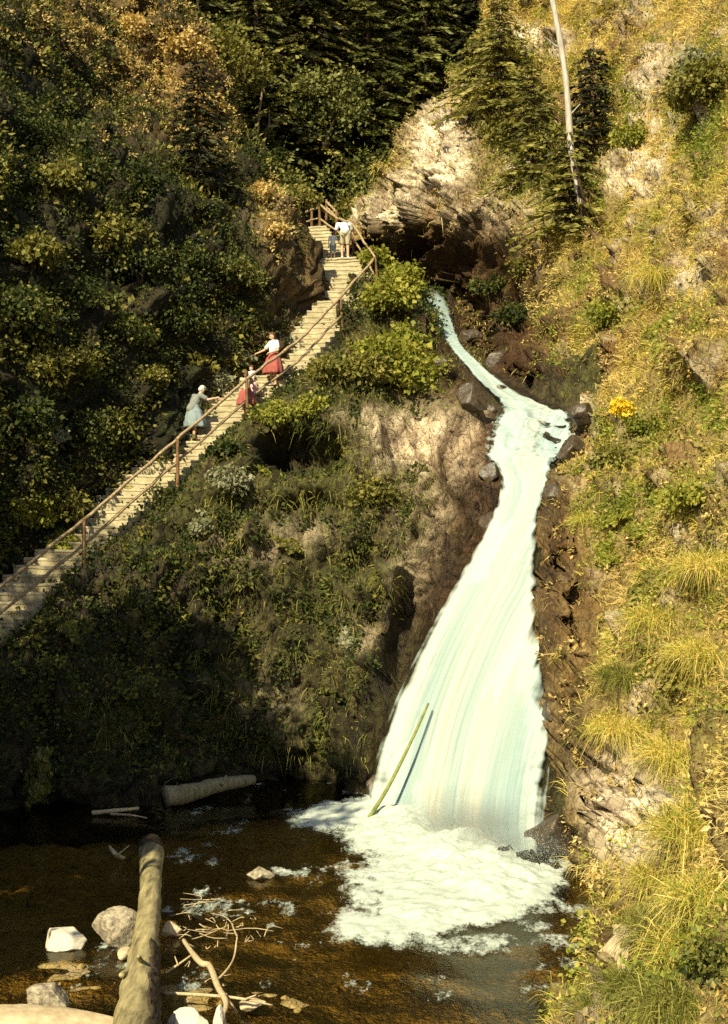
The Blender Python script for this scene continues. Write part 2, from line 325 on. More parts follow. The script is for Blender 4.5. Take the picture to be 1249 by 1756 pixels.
# -- the rock between stairs and fall, running on under the water
def SP(px, dz=-.12): return onstair(px)+np.array([0, 0, dz])
ctrlB = [
  [P(-260, 1420, 28.8), P(-260, 1390, 29), P(-230, 1350, 29.2), P(-220, 1300, 29.3), P(-200, 1270, 29.4), P(-180, 1250, 29.5), P(-160, 1230, 29.6), ST[0]+[0, 0, -.12], ST[0]+SW+[0, 0, -.5]],
  [P(0, 1430, 30.2), P(0, 1390, 30.7), P(0, 1340, 31), P(0, 1290, 31.3), P(0, 1240, 31.7), P(2, 1180, 32.2), P(4, 1130, 32.6), SP(8), SP(8)+SW+[0, 0, -.5]],
  [P(150, 1425, 30.6), P(150, 1382, 31.2), P(150, 1290, 31.8), P(150, 1200, 32.4), P(150, 1120, 33.2), P(150, 1060, 34), P(150, 1000, 34.8), SP(150), SP(150)+SW+[0, 0, -.5]],
  [P(300, 1410, 31.6), P(300, 1362, 32.3), P(300, 1250, 33), P(300, 1130, 33.8), P(300, 1030, 34.8), P(300, 950, 35.8), P(300, 880, 37), SP(300), SP(300)+SW+[0, 0, -.5]],
  [P(430, 1390, 33), P(430, 1342, 33.7), P(430, 1220, 34.2), P(430, 1080, 34.9), P(430, 950, 35.6), P(430, 840, 36.4), P(430, 752, 37.2), SP(428), SP(428)+SW+[0, 0, -.5]],
  [P(560, 1390, 32.7), P(560, 1346, 33.3), P(560, 1220, 33.8), P(560, 1080, 34.4), P(560, 950, 35), P(560, 830, 35.8), P(560, 730, 36.8), P(555, 690, 39.5), P(548, 622, 44.2), P(545, 615, 45.5)+SW*.6],
  [P(628, 1405, 31.8), P(632, 1368, 32), P(636, 1260, 32.5), P(650, 1120, 33.2), P(660, 980, 34), P(650, 840, 35.2), P(650, 735, 36.4), P(640, 690, 39.2), P(625, 555, 45.4), P(600, 545, 47)],
  [P(634, 1420, 30.9), P(640, 1388, 31.1), P(652, 1290, 31.8), P(690, 1130, 32.8), P(725, 985, 33.6), P(735, 850, 34.8), P(735, 735, 36.2), P(710, 670, 39.4), P(675, 505, 46.4), P(640, 500, 48.5)],
  [P(650, 1440, 30.3), P(650, 1395, 30.7), P(672, 1280, 31.5), P(720, 1130, 32.4), P(775, 985, 33.2), P(805, 860, 34.3), P(800, 735, 35.9), P(780, 690, 38.5), P(712, 500, 46.8), P(665, 478, 50)],
  [P(700, 1460, 29.6), P(700, 1420, 30), P(720, 1290, 31.1), P(760, 1130, 32.1), P(815, 985, 32.9), P(850, 860, 34.0), P(845, 742, 35.6), P(838, 690, 38.2), P(742, 520, 46.3), P(700, 450, 51)],
  [P(800, 1490, 27.6), P(800, 1450, 28.1), P(805, 1300, 29.7), P(825, 1130, 31.3), P(860, 985, 32.5), P(885, 860, 33.7), P(890, 745, 35.4), P(880, 690, 37.7), P(770, 560, 44.6), P(735, 440, 52)],
  [P(890, 1510, 26.2), P(890, 1470, 26.8), P(885, 1300, 28.8), P(885, 1130, 30.6), P(900, 985, 32.1), P(910, 860, 33.5), P(945, 745, 35.3), P(925, 685, 37.8), P(800, 590, 43.4), P(770, 430, 52)],
  [P(985, 1530, 25.4), P(975, 1490, 25.9), P(960, 1300, 28), P(945, 1130, 30), P(945, 985, 31.7), P(960, 860, 33.3), P(1010, 745, 35.4), P(985, 660, 38.3), P(870, 600, 43.6), P(820, 430, 52)],
  [P(1060, 1560, 26), P(1050, 1500, 26.6), P(1030, 1300, 29), P(1010, 1130, 31), P(1010, 985, 33), P(1030, 860, 34.6), P(1070, 745, 36.6), P(1050, 650, 40), P(930, 590, 45), P(870, 430, 53)],
]
for c in ctrlB:
    while len(c) < 10: c.insert(2, (c[1]+c[2])/2)
B = Sheet(ctrlB, 380, 340)
v = B.flat(); px, py = B.pix()
fallzone = np.clip(1.25-bank_dist(px, py)/30., 0, 1)*(px > 600)
dB = .50*fbm(v, .45, 5)+.42*(fbm(v*np.array([1, 1, .6]), .8, 5, ridged=True)-.5)+.12*fbm(v, 3.2, 3)
dB = np.where(np.sin(v[:, 2]*3.1+3*fbm(v, .3, 2))>0, dB, dB-.10)
stairzone = np.clip((np.arange(340)[None, :].repeat(380, 0).ravel()-250)/40., 0, 1)*(px < 560)
f1, c1 = facets(v*np.array([1, 1, .75]), .7, 5); f2, c2 = facets(v*np.array([1, 1, .8]), 1.9, 11); ckB = np.maximum(c1, c2*.7)
flank = ell(px, py, [(780, 850, 90, 190), (730, 760, 110, 60), (700, 1100, 70, 200)]); dB += (.42+.22*flank)*f1+(.16+.10*flank)*f2
dB += .07*facets(v, 4.5, 14)[0]
dB = dB*(1-.93*fallzone)*(1-.8*stairzone)
B.displace(dB, [(500, 775, 70, 38, 2.6), (585, 780, 30, 45, .8), (530, 880, 60, 26, .8), (640, 970, 45, 35, .8), (700, 1120, 26, 90, 1.2), (715, 1040, 18, 50, 1.),
               (400, 1300, 90, 40, .5), (795, 600, 34, 70, .5), (850, 500, 95, 74, 4.2), (715, 440, 50, 40, 2.5)])
px, py = B.pix(); sm = ell(px, py, [(770, 700, 55, 70)]).reshape(B.nu, B.nv, 1)
for _ in range(8):
    av = B.G.copy(); av[1:-1, 1:-1] = (B.G[:-2, 1:-1]+B.G[2:, 1:-1]+B.G[1:-1, :-2]+B.G[1:-1, 2:])/4; B.G = B.G*(1-sm)+av*sm
B.normals(); px, py = B.pix(); v = B.flat()
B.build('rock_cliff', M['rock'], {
    'pale': ell(px, py, [(750, 765, 95, 60, 1.3), (700, 735, 80, 30, 1.2), (620, 715, 60, 16, .8), (730, 850, 40, 90, .7), (700, 980, 30, 80, .6), (420, 935, 60, 30, .7), (500, 920, 70, 30, .5), (610, 1090, 40, 26, .6), (460, 1190, 50, 60, .35), (790, 710, 50, 16, .8)]),
    'earth': np.clip(ell(px, py, [(815, 820, 50, 110, .8), (790, 940, 45, 90, .7), (760, 1020, 40, 70, .6), (845, 740, 30, 40, .8), (790, 530, 90, 110), (860, 600, 70, 50), (790, 620, 50, 60), (600, 600, 60, 50, .6), (770, 660, 50, 60, .7)]), 0, 1),
    'moss': np.clip(.55+.6*fbm(v, .5, 3), 0, 1)*(1-ell(px, py, [(750, 755, 90, 45), (815, 850, 55, 150), (760, 1020, 50, 120), (800, 560, 80, 130), (870, 620, 80, 60)])),
    'wet': np.maximum(np.clip(1.15-bank_dist(px, py)/np.where(py > 760, 55, 22), 0, 1), ell(px, py, [(800, 600, 40, 70, 1.), (750, 560, 40, 80), (820, 470, 70, 70), (850, 600, 60, 50), (900, 640, 60, 30), (830, 850, 40, 90, .8), (770, 1040, 40, 110, .9), (690, 1150, 45, 130), (640, 1290, 40, 90), (350, 1370, 420, 40, .9), (220, 1040, 200, 130, .8), (940, 1200, 60, 320, .6), (780, 560, 40, 90)])), 'crack': ckB})  # wet banks and waterline; gully and below-steps entries also paint in shade
# -- the sunlit slope right of the fall, with the crag at its far end
cC = [
  [(2.2, 8, -1), (2.6, 8, -.1), (4.2, 8, 1.2), (6.5, 8, 4), (9, 8, 8), (12, 8, 13), (17, 8, 20)],
  [P(960, 1790, 18.2), P(985, 1760, 17.7), P(1100, 1640, 17.6), P(1249, 1470, 17.9), P(1420, 1200, 18.8), P(1700, 800, 20.5), P(2000, 300, 23)],
  [P(1010, 1640, 22), P(1048, 1618, 21.1), P(1125, 1500, 21), P(1249, 1310, 21.2), P(1400, 1020, 22.2), P(1600, 620, 24), P(1900, 150, 26)],
  [P(1000, 1540, 26), P(1022, 1512, 24.6), P(1085, 1410, 24.3), P(1185, 1190, 24.6), P(1310, 880, 25.6), P(1500, 450, 27.5), P(1800, -50, 30)],
  [P(930, 1420, 29), P(950, 1385, 26.9), P(1010, 1290, 26.2), P(1100, 1090, 26.6), P(1215, 800, 27.8), P(1390, 350, 30), P(1600, -150, 33)],
  [P(905, 1200, 31.5), P(940, 1190, 28.9), P(1000, 1130, 28.3), P(1080, 980, 28.8), P(1190, 700, 30.2), P(1350, 250, 32.5), P(1550, -250, 35)],
  [P(890, 990, 33.5), P(925, 1000, 30.9), P(985, 950, 30.5), P(1062, 830, 31.2), P(1165, 590, 32.7), P(1310, 180, 35), P(1490, -300, 38)],
  [P(910, 850, 35.5), P(947, 860, 32.9), P(1008, 800, 32.9), P(1080, 680, 33.9), P(1150, 470, 35.7), P(1270, 90, 38.2), P(1400, -350, 41)],
  [P(960, 730, 38.5), P(1000, 745, 35.6), P(1035, 690, 36.1), P(1082, 560, 37.3), P(1125, 360, 39.2), P(1200, 40, 41.7), P(1300, -350, 45)],
  [P(900, 660, 42), P(930, 655, 39.4), P(975, 600, 39.7), P(1020, 480, 40.8), P(1060, 300, 42.5), P(1115, 0, 45), P(1185, -350, 48)],
  [P(830, 590, 46), P(855, 575, 43.6), P(900, 520, 43.4), P(945, 400, 44.4), P(988, 220, 46), P(1035, -30, 48), P(1085, -350, 51)],
  [P(790, 500, 50), P(815, 470, 47.7), P(850, 410, 47.2), P(890, 310, 47.9), P(925, 170, 49.2), P(955, -30, 51), P(985, -350, 54)],
  [P(720, 440, 53), P(730, 405, 51.6), P(760, 350, 50.6), P(800, 255, 50.6), P(835, 165, 51.5), P(880, 40, 53), P(905, -250, 57)],
  [P(645, 410, 55), P(655, 378, 54.2), P(690, 330, 53.6), P(735, 240, 53.4), P(785, 178, 54), P(845, 50, 56), P(870, -220, 60)],
  [P(600, 420, 57), P(612, 385, 57), P(668, 345, 57.5), P(715, 270, 58), P(775, 190, 58.5), P(850, 60, 60), P(880, -200, 64)],
  [P(600, 460, 63), P(620, 430, 63), P(690, 380, 64), P(740, 300, 65), P(800, 210, 66), P(860, 80, 68), P(900, -180, 72)],
]
Cs = Sheet(cC, 440, 300)
v = Cs.flat(); px, py = Cs.pix()
def patch(v): return np.clip((fbm(v, .6, 4, off=31)-.14)*2.4, 0, 1)          # bare earth and rock showing through the grass
bareC = [(755, 255, 60, 95, 1.2), (690, 330, 60, 40, 1.1), (640, 372, 40, 14), (810, 350, 60, 60, .8), (880, 400, 40, 60, .6), (1065, 1395, 72, 92, 1.2), (1015, 1330, 50, 60, .9), (990, 1150, 40, 130, .8), (960, 1000, 45, 120, .9),
         (900, 70, 40, 40, .7), (960, 75, 30, 30, .6), (1080, 290, 50, 40, .7), (1060, 1640, 30, 60, .7), (985, 690, 45, 50, .7), (1010, 560, 40, 40, .4), (870, 480, 60, 70, .7), (985, 1270, 45, 90, .9), (1140, 120, 60, 50, .5), (1180, 470, 40, 30, .5), (1060, 520, 30, 60, .5), (760, 395, 150, 60, 1.1), (720, 370, 80, 40, 1.1), (840, 490, 90, 80, .9), (860, 590, 60, 50, .9), (940, 660, 60, 40, 1), (945, 1000, 40, 160, 1), (960, 860, 26, 60, .9), (935, 1250, 40, 180, 1), (950, 1420, 40, 60, 1), (1010, 730, 24, 50, .8)]
bc = ell(px, py, bareC)
dC = .50*fbm(v, .3, 5)+.26*fbm(v, 1.1, 4)+np.maximum(bc, patch(v)*.8)*(.5*(fbm(v, .8, 5, ridged=True)-.6)+.16*fbm(v, 3., 3, ridged=True))
f1, c1 = facets(v, .6, 21); f2, c2 = facets(v, 1.7, 33); bm_ = np.clip(np.maximum(bc, patch(v)*.7), 0, 1); ckC = np.maximum(c1, .7*c2)*bm_
dC += bm_*(.55*f1+.22*f2)
dC += .08*fbm(v, 3, 3)
j = np.arange(300)[None, :].repeat(440, 0).ravel(); dC *= np.clip(j/30., .3, 1)
Cs.displace(dC, [(900, 1090, 40, 190, 1.2), (905, 1400, 30, 80, .8), (985, 1250, 20, 60, 1.3), (945, 1350, 16, 70, 1.0), (815, 470, 90, 56, 3.4), (890, 520, 50, 50, 1.6), (1010, 200, 26, 40, 1.2), (1060, 1620, 16, 50, .7), (1090, 300, 24, 24, .9), (732, 437, 50, 36, 2.2), (690, 330, 16, 18, .6), (1250, 1640, 70, 40, .6)])
px, py = Cs.pix(); v = Cs.flat()
Cs.G = np.ascontiguousarray(Cs.G); kb = {}                                                    # the slope dives under the stream bed where the water runs
for bx_, by_, bd_ in zip(*(np.floor(q/10).astype(int) for q in B.pix()), B.flat()[:, 1]): kb.setdefault((bx_, by_), []).append(bd_)
bd_ = bank_dist(px, py)+8*fbm(v, 1.3, 3)
for q in np.where((bd_ < 75) & (v[:, 1] < 60) & (py < 1475))[0]:
    l = kb.get((int(px[q]//10), int(py[q]//10)))
    if l: Cs.G.reshape(-1, 3)[q, 1] = max(v[q, 1], np.mean(l)+.35-max(bd_[q]-6, 0)*.045)
Cs.normals(); px, py = Cs.pix(); v = Cs.flat(); bc = ell(px, py, bareC)
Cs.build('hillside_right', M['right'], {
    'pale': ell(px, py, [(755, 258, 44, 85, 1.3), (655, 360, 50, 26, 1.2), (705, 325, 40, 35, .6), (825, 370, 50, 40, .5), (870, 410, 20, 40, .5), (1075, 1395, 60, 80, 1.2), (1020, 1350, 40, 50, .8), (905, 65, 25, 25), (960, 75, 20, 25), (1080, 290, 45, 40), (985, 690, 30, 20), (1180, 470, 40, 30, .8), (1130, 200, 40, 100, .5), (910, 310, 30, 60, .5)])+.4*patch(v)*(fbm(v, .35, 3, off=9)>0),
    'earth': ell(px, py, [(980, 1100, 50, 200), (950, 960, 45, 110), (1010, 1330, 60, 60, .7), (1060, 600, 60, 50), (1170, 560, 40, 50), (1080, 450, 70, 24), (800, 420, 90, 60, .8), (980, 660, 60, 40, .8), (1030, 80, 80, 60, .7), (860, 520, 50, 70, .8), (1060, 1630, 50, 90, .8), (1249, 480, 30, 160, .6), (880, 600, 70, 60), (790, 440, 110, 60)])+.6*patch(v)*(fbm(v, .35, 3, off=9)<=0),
    'moss': np.clip(.25+.6*fbm(v, .4, 3), 0, 1)*(1-np.maximum(bc, patch(v))), 'wet': ell(px, py, [(800, 440, 110, 50), (870, 560, 60, 70, .9), (950, 880, 30, 60, .8), (940, 1050, 20, 120, .7), (945, 1400, 40, 60, .7), (1040, 1560, 30, 90, .8), (810, 470, 120, 80), (860, 550, 90, 90), (890, 620, 70, 50), (1000, 1270, 30, 60, .7)]), 'crack': ckC})  # cave and gully entries darken the rock for shade as well as wet
# -- forest slope behind everything
X, Y = np.meshgrid(np.linspace(-60, 60, 160), np.linspace(55, 130, 120), indexing='ij')
Z = 15+(Y-56)*.95+np.abs(X-.5)*.35
fv = np.stack([X, Y, Z], -1).reshape(-1, 3); fv[:, 2] += 1.2*fbm(fv, .12, 4)
D = Sheet(fv.reshape(160, 120, 3)[::40, ::30], 4, 4); D.G = fv.reshape(160, 120, 3); D.nu, D.nv = 160, 120; D.normals()
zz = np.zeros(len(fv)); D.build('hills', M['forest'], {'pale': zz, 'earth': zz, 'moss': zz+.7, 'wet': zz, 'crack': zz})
# -- bed of the pool and the ground in front of it
X, Y = np.meshgrid(np.linspace(-16, 9, 260), np.linspace(-4, 36, 380), indexing='ij')
gp = np.stack([X, Y, X*0], -1).reshape(-1, 3); q = gp[:, 1]
bedz = -.55+.3*np.clip((22-q)/6, 0, 1)*np.clip((gp[:, 0]+3.5)/4, 0, 1)-.25*np.clip((q-25)/6, 0, 1)+.16*fbm(gp, .6, 5)+.07*fbm(gp, 3., 3)
bedz += np.clip((17.6-q)/3.5, 0, 1)*.85+np.clip((14-q)/12, 0, 1)*1.2
bx, by = proj(np.c_[gp[:, :2], gp[:, 2]])
bedz += .62*ell(bx, by, [(110, 1690, 150, 70), (330, 1700, 150, 60, .8), (480, 1720, 120, 40, .7)])
gp[:, 2] = bedz
E = Sheet(gp.reshape(260, 380, 3)[::65, ::95], 4, 4); E.G = gp.reshape(260, 380, 3); E.nu, E.nv = 260, 380; E.normals()
zz = np.zeros(len(gp))
E.build('pool_bed', M['bed'], {'pale': np.clip(fbm(gp, 1.6, 3)*.6, 0, 1), 'earth': np.clip(.5+fbm(gp, .5, 3), 0, 1), 'moss': zz+.1, 'wet': zz})
nx, ny = 120, 160
X, Y = np.meshgrid(np.linspace(-15.5, 8.5, nx), np.linspace(3, 35.5, ny), indexing='ij')
wv = np.stack([X, Y, X*0], -1).reshape(-1, 3); wv[:, 2] = .02*fbm(wv, 1.1, 3)
i = np.arange(nx*ny).reshape(nx, ny)
tag(meshobj('pool_water', wv, np.stack([i[:-1, :-1], i[1:, :-1], i[1:, 1:], i[:-1, 1:]], -1).reshape(-1, 4), M['water']), kind='structure')
# ---------------------------------------------------------------- waterfall
allv = np.concatenate([B.flat(), Cs.flat()[::2]]); ax, ay = proj(allv)
def bed_depth(x, y):
    k = np.where((np.abs(ax-x) < 22) & (np.abs(ay-y) < 22))[0]
    if len(k) < 3: return None
    return np.percentile(allv[k, 1], 30)
def fall_sheet(name, mat, off, shrink, seed, amp):
    rws = []
    for (x0, y0, x1, y1) in W:
        r = []
        for u in np.linspace(0, 1, 9):
            s = shrink*.5+(1-shrink)*u
            x, y = x0+(x1-x0)*s, y0+(y1-y0)*s; d = bed_depth(x, y) or 40
            r.append((x, y, d))
        rws.append(r)
    G = np.array(rws); dd = G[..., 2].copy()
    for _ in range(4):                                     # let the water run smoothly over the bed
        dd[1:-1] = .25*dd[:-2]+.5*dd[1:-1]+.25*dd[2:]; dd[:, 1:-1] = .25*dd[:, :-2]+.5*dd[:, 1:-1]+.25*dd[:, 2:]
    G[..., 2] = np.minimum(dd, G[..., 2]+.15)-off
    pts = np.array([[P(*q) for q in r] for r in G])
    pts[..., 2] = np.where(np.arange(len(W))[:, None] >= len(W)-1, np.minimum(pts[..., 2], .05), pts[..., 2])
    sh = Sheet(pts, 300, 90)
    u = np.linspace(0, 1, 90)[None, :].repeat(300, 0).ravel(); vv = np.linspace(0, 1, 300)[:, None].repeat(90, 1).ravel()
    wid = np.interp(vv, np.linspace(0, 1, len(W)), [b[2]-b[0] for b in W])/300.
    q = np.c_[u*wid*14, vv*7, u*0+seed]
    lumps = np.exp(-((vv-.42)/.12)**2)
    sh.displace(amp*(fbm(q*np.array([.5, .8, 1]), 1, 3)*.8)+lumps*.2*fbm(sh.flat(), 1.3, 3))
    jag = .05*fbm(np.c_[u*0+seed, vv*60, u*6], 1, 3)
    edge = np.clip((np.minimum(u, 1-u)+jag)*np.where(vv < .30, 4.5, 7)+.08, 0, 1)*np.clip(vv*25, .2, 1)
    o = meshobj(name, sh.flat(), sh.faces(), mat, None, {'edge': edge, 'broken': np.clip(np.exp(-(vv/.22)**4)+.75*np.exp(-((vv-.40)/.09)**4), 0, 1)}, np.c_[u*wid*1.6+seed, vv*6])
    return tag(o, kind='structure'), sh
fo, FS = fall_sheet('waterfall', M['fall'], .26, 0., 0, .075)
vo_, _ = fall_sheet('waterfall_veil', M['veil'], .32, .16, 3, .05)
# foam on the pool
gx, gy = np.meshgrid(np.arange(-4, 5.6, .045), np.arange(18.5, 33.5, .045), indexing='ij'); sh_ = gx.shape
g = np.stack([gx, gy, gx*0], -1).reshape(-1, 3); fx, fy = proj(g)
core = ell(fx, fy, [(800, 1465, 150, 60, 1.3), (720, 1420, 110, 60, 1.2), (840, 1510, 110, 50, 1.2), (720, 1540, 110, 60, .95), (660, 1400, 70, 36, 1.1), (600, 1402, 75, 22, .9), (545, 1415, 60, 10, .75), (690, 1585, 110, 40, .75), (800, 1555, 110, 36, .75), (915, 1495, 46, 34, .85), (640, 1500, 80, 30, .55), (460, 1497, 36, 10, .36), (600, 1590, 60, 30, .36), (390, 1565, 60, 16, .30), (915, 1555, 60, 18, .42), (780, 1620, 160, 20, .4), (910, 1590, 30, 10, .5)])
nz = fbm(g*np.array([1, .55, 1]), 1.5, 6, .62)
val = core+.34*nz-.42
hgt = np.clip(val, 0, 1)*.10*(1+fbm(g, 2.5, 4))+np.clip(core-.85, 0, 1)*(.7+.8*fbm(g, 1.4, 4))*.42
g[:, 2] = .028+hgt
i = np.arange(g.shape[0]).reshape(sh_); fc = np.stack([i[:-1, :-1], i[1:, :-1], i[1:, 1:], i[:-1, 1:]], -1).reshape(-1, 4)
fc = fc[(val[fc] > -.3).sum(1) >= 3]; used, inv = np.unique(fc, return_inverse=True)
tag(meshobj('foam', g[used], inv.reshape(-1, 4), M['foam'], None, {'body': np.clip(.42+val[used]*.62, 0, 1.5)}), kind='stuff')
# spray thrown up at the foot of the fall
n = 16000; u = rng.random(n); sp = np.array([P(700, 1425, 29.2)*(1-a)+P(925, 1480, 25.6)*a for a in u])
sp += np.c_[rng.normal(0, .35, n), rng.normal(-.3, .4, n), np.abs(rng.normal(0, .34, n))-.0]
sz = rng.uniform(.0015, .006, n)
tet = np.array([[1, 1, 1], [-1, -1, 1], [-1, 1, -1], [1, -1, -1]])
sv = (sp[:, None]+tet[None]*sz[:, None, None]).reshape(-1, 3); tf = np.array([[0, 1, 2], [0, 3, 1], [0, 2, 3], [1, 3, 2]])
tag(meshobj('spray', sv, (np.arange(n)[:, None, None]*4+tf[None]).reshape(-1, 3), M['spray']), kind='stuff')
def m_mist():
    t = NT('spray_mist'); o = t.obj()
    ln = t.new('ShaderNodeVectorMath', operation='LENGTH'); t.set(ln, 0, o)
    d = t.math('MULTIPLY', t.math('SUBTRACT', 1., ln.outputs['Value'], True), t.ramp(t.noise(o, 2.2, 4, .6), [(.35, .15), (.65, 1.)]))
    v = t.new('ShaderNodeVolumePrincipled'); t.set(v, 'Color', (.95, .96, .92, 1)); t.set(v, 'Density', t.math('MULTIPLY', d, 1.5)); t.set(v, 'Anisotropy', .2)
    t.t.links.new(v.outputs[0], t.out.inputs['Volume']); return t.m
bm = bmesh.new(); bmesh.ops.create_icosphere(bm, subdivisions=3, radius=1); me = bpy.data.meshes.new('mist'); bm.to_mesh(me); bm.free(); me.materials.append(m_mist())
mo = bpy.data.objects.new('mist', me); COL.objects.link(mo); tag(mo, kind='stuff'); c_ = (P(720, 1430, 28.8)+P(925, 1480, 25.7))/2
mo.location = (float(c_[0]), float(c_[1])-.2, .25); mo.scale = (2.5, 1.0, 1.0); mo.rotation_euler.z = math.atan2(-3.1, 2.1)
# ---------------------------------------------------------------- foliage makers
def unit(a): return a/(np.linalg.norm(a, axis=-1)[..., None]+1e-9)
def leaves_mesh(p, axis, L, wd, tint, fold=.25):
    """diamond leaves: base p, direction axis, length L, half width wd"""
    n = len(p); r = rng.normal(size=(n, 3)); side = unit(np.cross(axis, r)); up = np.cross(side, axis)
    m = p+axis*(L*.45)[:, None]
    V = np.stack([p, m+side*wd[:, None]+up*(fold*wd)[:, None], p+axis*L[:, None]-up*(L*.08)[:, None], m-side*wd[:, None]+up*(fold*wd)[:, None]], 1).reshape(-1, 3)
    return V, np.arange(4*n).reshape(n, 4), np.repeat(tint, 4)
def blades_mesh(p, nrm, L, wd, droop, tint, spread=.38):
    n = len(p); down = np.array([0, 0, -1.])
    dirn = unit(nrm*.7+rng.normal(0, spread, (n, 3))+np.array([0, 0, .55])); side = unit(np.cross(dirn, rng.normal(size=(n, 3))))
    def c(t): return p+dirn*(L*t)[:, None]+down*(L*droop*t*t)[:, None]
    q1, q2, q3 = c(.0), c(.5), c(1.)
    V = np.stack([q1-side*wd[:, None], q1+side*wd[:, None], q2-side*(wd*.8)[:, None], q2+side*(wd*.8)[:, None], q3], 1).reshape(-1, 3)
    b = np.arange(n)*5
    return V, [np.stack([b, b+1, b+3, b+2], 1), np.stack([b+2, b+3, b+4], 1)], np.repeat(tint, 5)
def tube(pts, rad, seg=8, rough=0., seed=0):
    pts = np.asarray(pts, float); n = len(pts); rad = np.broadcast_to(rad, n)
    t = unit(np.gradient(pts, axis=0)); a = unit(np.cross(t, np.array([.31, .17, .93])+1e-6)); b = np.cross(t, a)
    th = np.linspace(0, 2*np.pi, seg, endpoint=False)
    ring = pts[:, None]+(a[:, None]*np.cos(th)[None, :, None]+b[:, None]*np.sin(th)[None, :, None])*rad[:, None, None]
    if rough: 
        f = ring.reshape(-1, 3); ring = ring+((ring-pts[:, None])*(rough*fbm(f, 2.2, 4, off=seed)).reshape(n, seg, 1))
    V = np.concatenate([ring.reshape(-1, 3), pts[:1], pts[-1:]])
    i = np.arange(n*seg).reshape(n, seg); j = np.roll(i, -1, 1)
    Q = np.stack([i[:-1], j[:-1], j[1:], i[1:]], -1).reshape(-1, 4)
    T = np.concatenate([np.stack([j[0], i[0], np.full(seg, n*seg)], 1), np.stack([i[-1], j[-1], np.full(seg, n*seg+1)], 1)])
    return V, [Q, T]
def join(parts):
    V, Q, T, o = [], [], [], 0
    for v, fs in parts:
        for f in fs: (Q if f.shape[1] == 4 else T).append(f+o)
        V.append(v); o += len(v)
    return np.concatenate(V), [np.concatenate(x) for x in (Q, T) if x]
def curve(ctrl, n): return cr(np.asarray(ctrl, float)[:, None, :], n)[:, 0]
def clumpy(pts, nrm, per, spread, lo, hi, wfrac=.42, out=.5):
    """leaf clumps sitting on a surface"""
    n = len(pts)*per; c = np.repeat(np.arange(len(pts)), per); s = rng.uniform(.6, 1.3, len(pts))[c]
    off = rng.normal(size=(n, 3)); off = unit(off)*(rng.random(n)**.5*spread*s)[:, None]
    k = (off*nrm[c]).sum(1); off += nrm[c]*(np.abs(k)-k)[:, None]
    ax = unit(unit(off)*.6+nrm[c]*out+rng.normal(0, .5, (n, 3))+np.array([0, 0, -.15]))
    L = rng.uniform(lo, hi, n)*(.7+.3*s)
    t = np.clip(rng.random(len(pts))[c]*.6+rng.random(n)*.4, 0, 1)
    return leaves_mesh(pts[c]+off, ax, L, L*wfrac*rng.uniform(.6, 1, n), t)
def bush_mesh(r, h, n, leaf, seed, lobes=15):
    rg = np.random.default_rng(seed); cs = rg.normal(size=(lobes, 3)); cs = unit(cs)*(rg.random(lobes)**.4)[:, None]*np.array([r, r, h*.5])*.75; cs[:, 2] = np.abs(cs[:, 2]+h*.15)+h*.18
    lr = rg.uniform(.16, .5, lobes)*r; c = rg.integers(0, lobes, n); off = unit(rg.normal(size=(n, 3))); off *= (lr[c]*rg.uniform(.55, 1.08, n))[:, None]; off[:, 2] *= .8
    p = cs[c]+off; p[:, 2] = np.maximum(p[:, 2], -.05)
    ax = unit(off*1.0+rg.normal(0, .5, (n, 3))*lr[c][:, None]+np.array([0, 0, -.12]))
    L = np.minimum(rg.lognormal(-.3, .38, n), 1.25)*leaf; k = rg.random(n) < .16; p[k] += unit(off[k]+rg.normal(0, .3, (k.sum(), 3))*lr[c[k]][:, None])*(rg.random(k.sum())**1.5*.45*r)[:, None]; p[:, 2] = np.maximum(p[:, 2], -.05)
    return leaves_mesh(p, ax, L, L*rg.uniform(.26, .45, n), np.clip(rg.random(lobes)[c]*.5+rg.random(n)*.5, 0, 1)), cs
def bush(loc, r, h, n, leaf, mat, label, cat='bush', name='bush', group=None, seed=0):
    root = empty(name, loc, 0, label, cat, group)
    (V, Q, t), cs = bush_mesh(r, h, n, leaf, seed or random.randint(1, 9999))
    meshobj('foliage', V, Q, M[mat], root, {'tint': t})
    st = [tube(curve([[0, 0, -.25], c*np.array([.35, .35, .5]), c], 6), np.linspace(.035, .012, 6)*max(.5, r), 5) for c in cs[:5]]
    V, f = join(st); meshobj('stem', V, f, M['bark'], root)
    return root
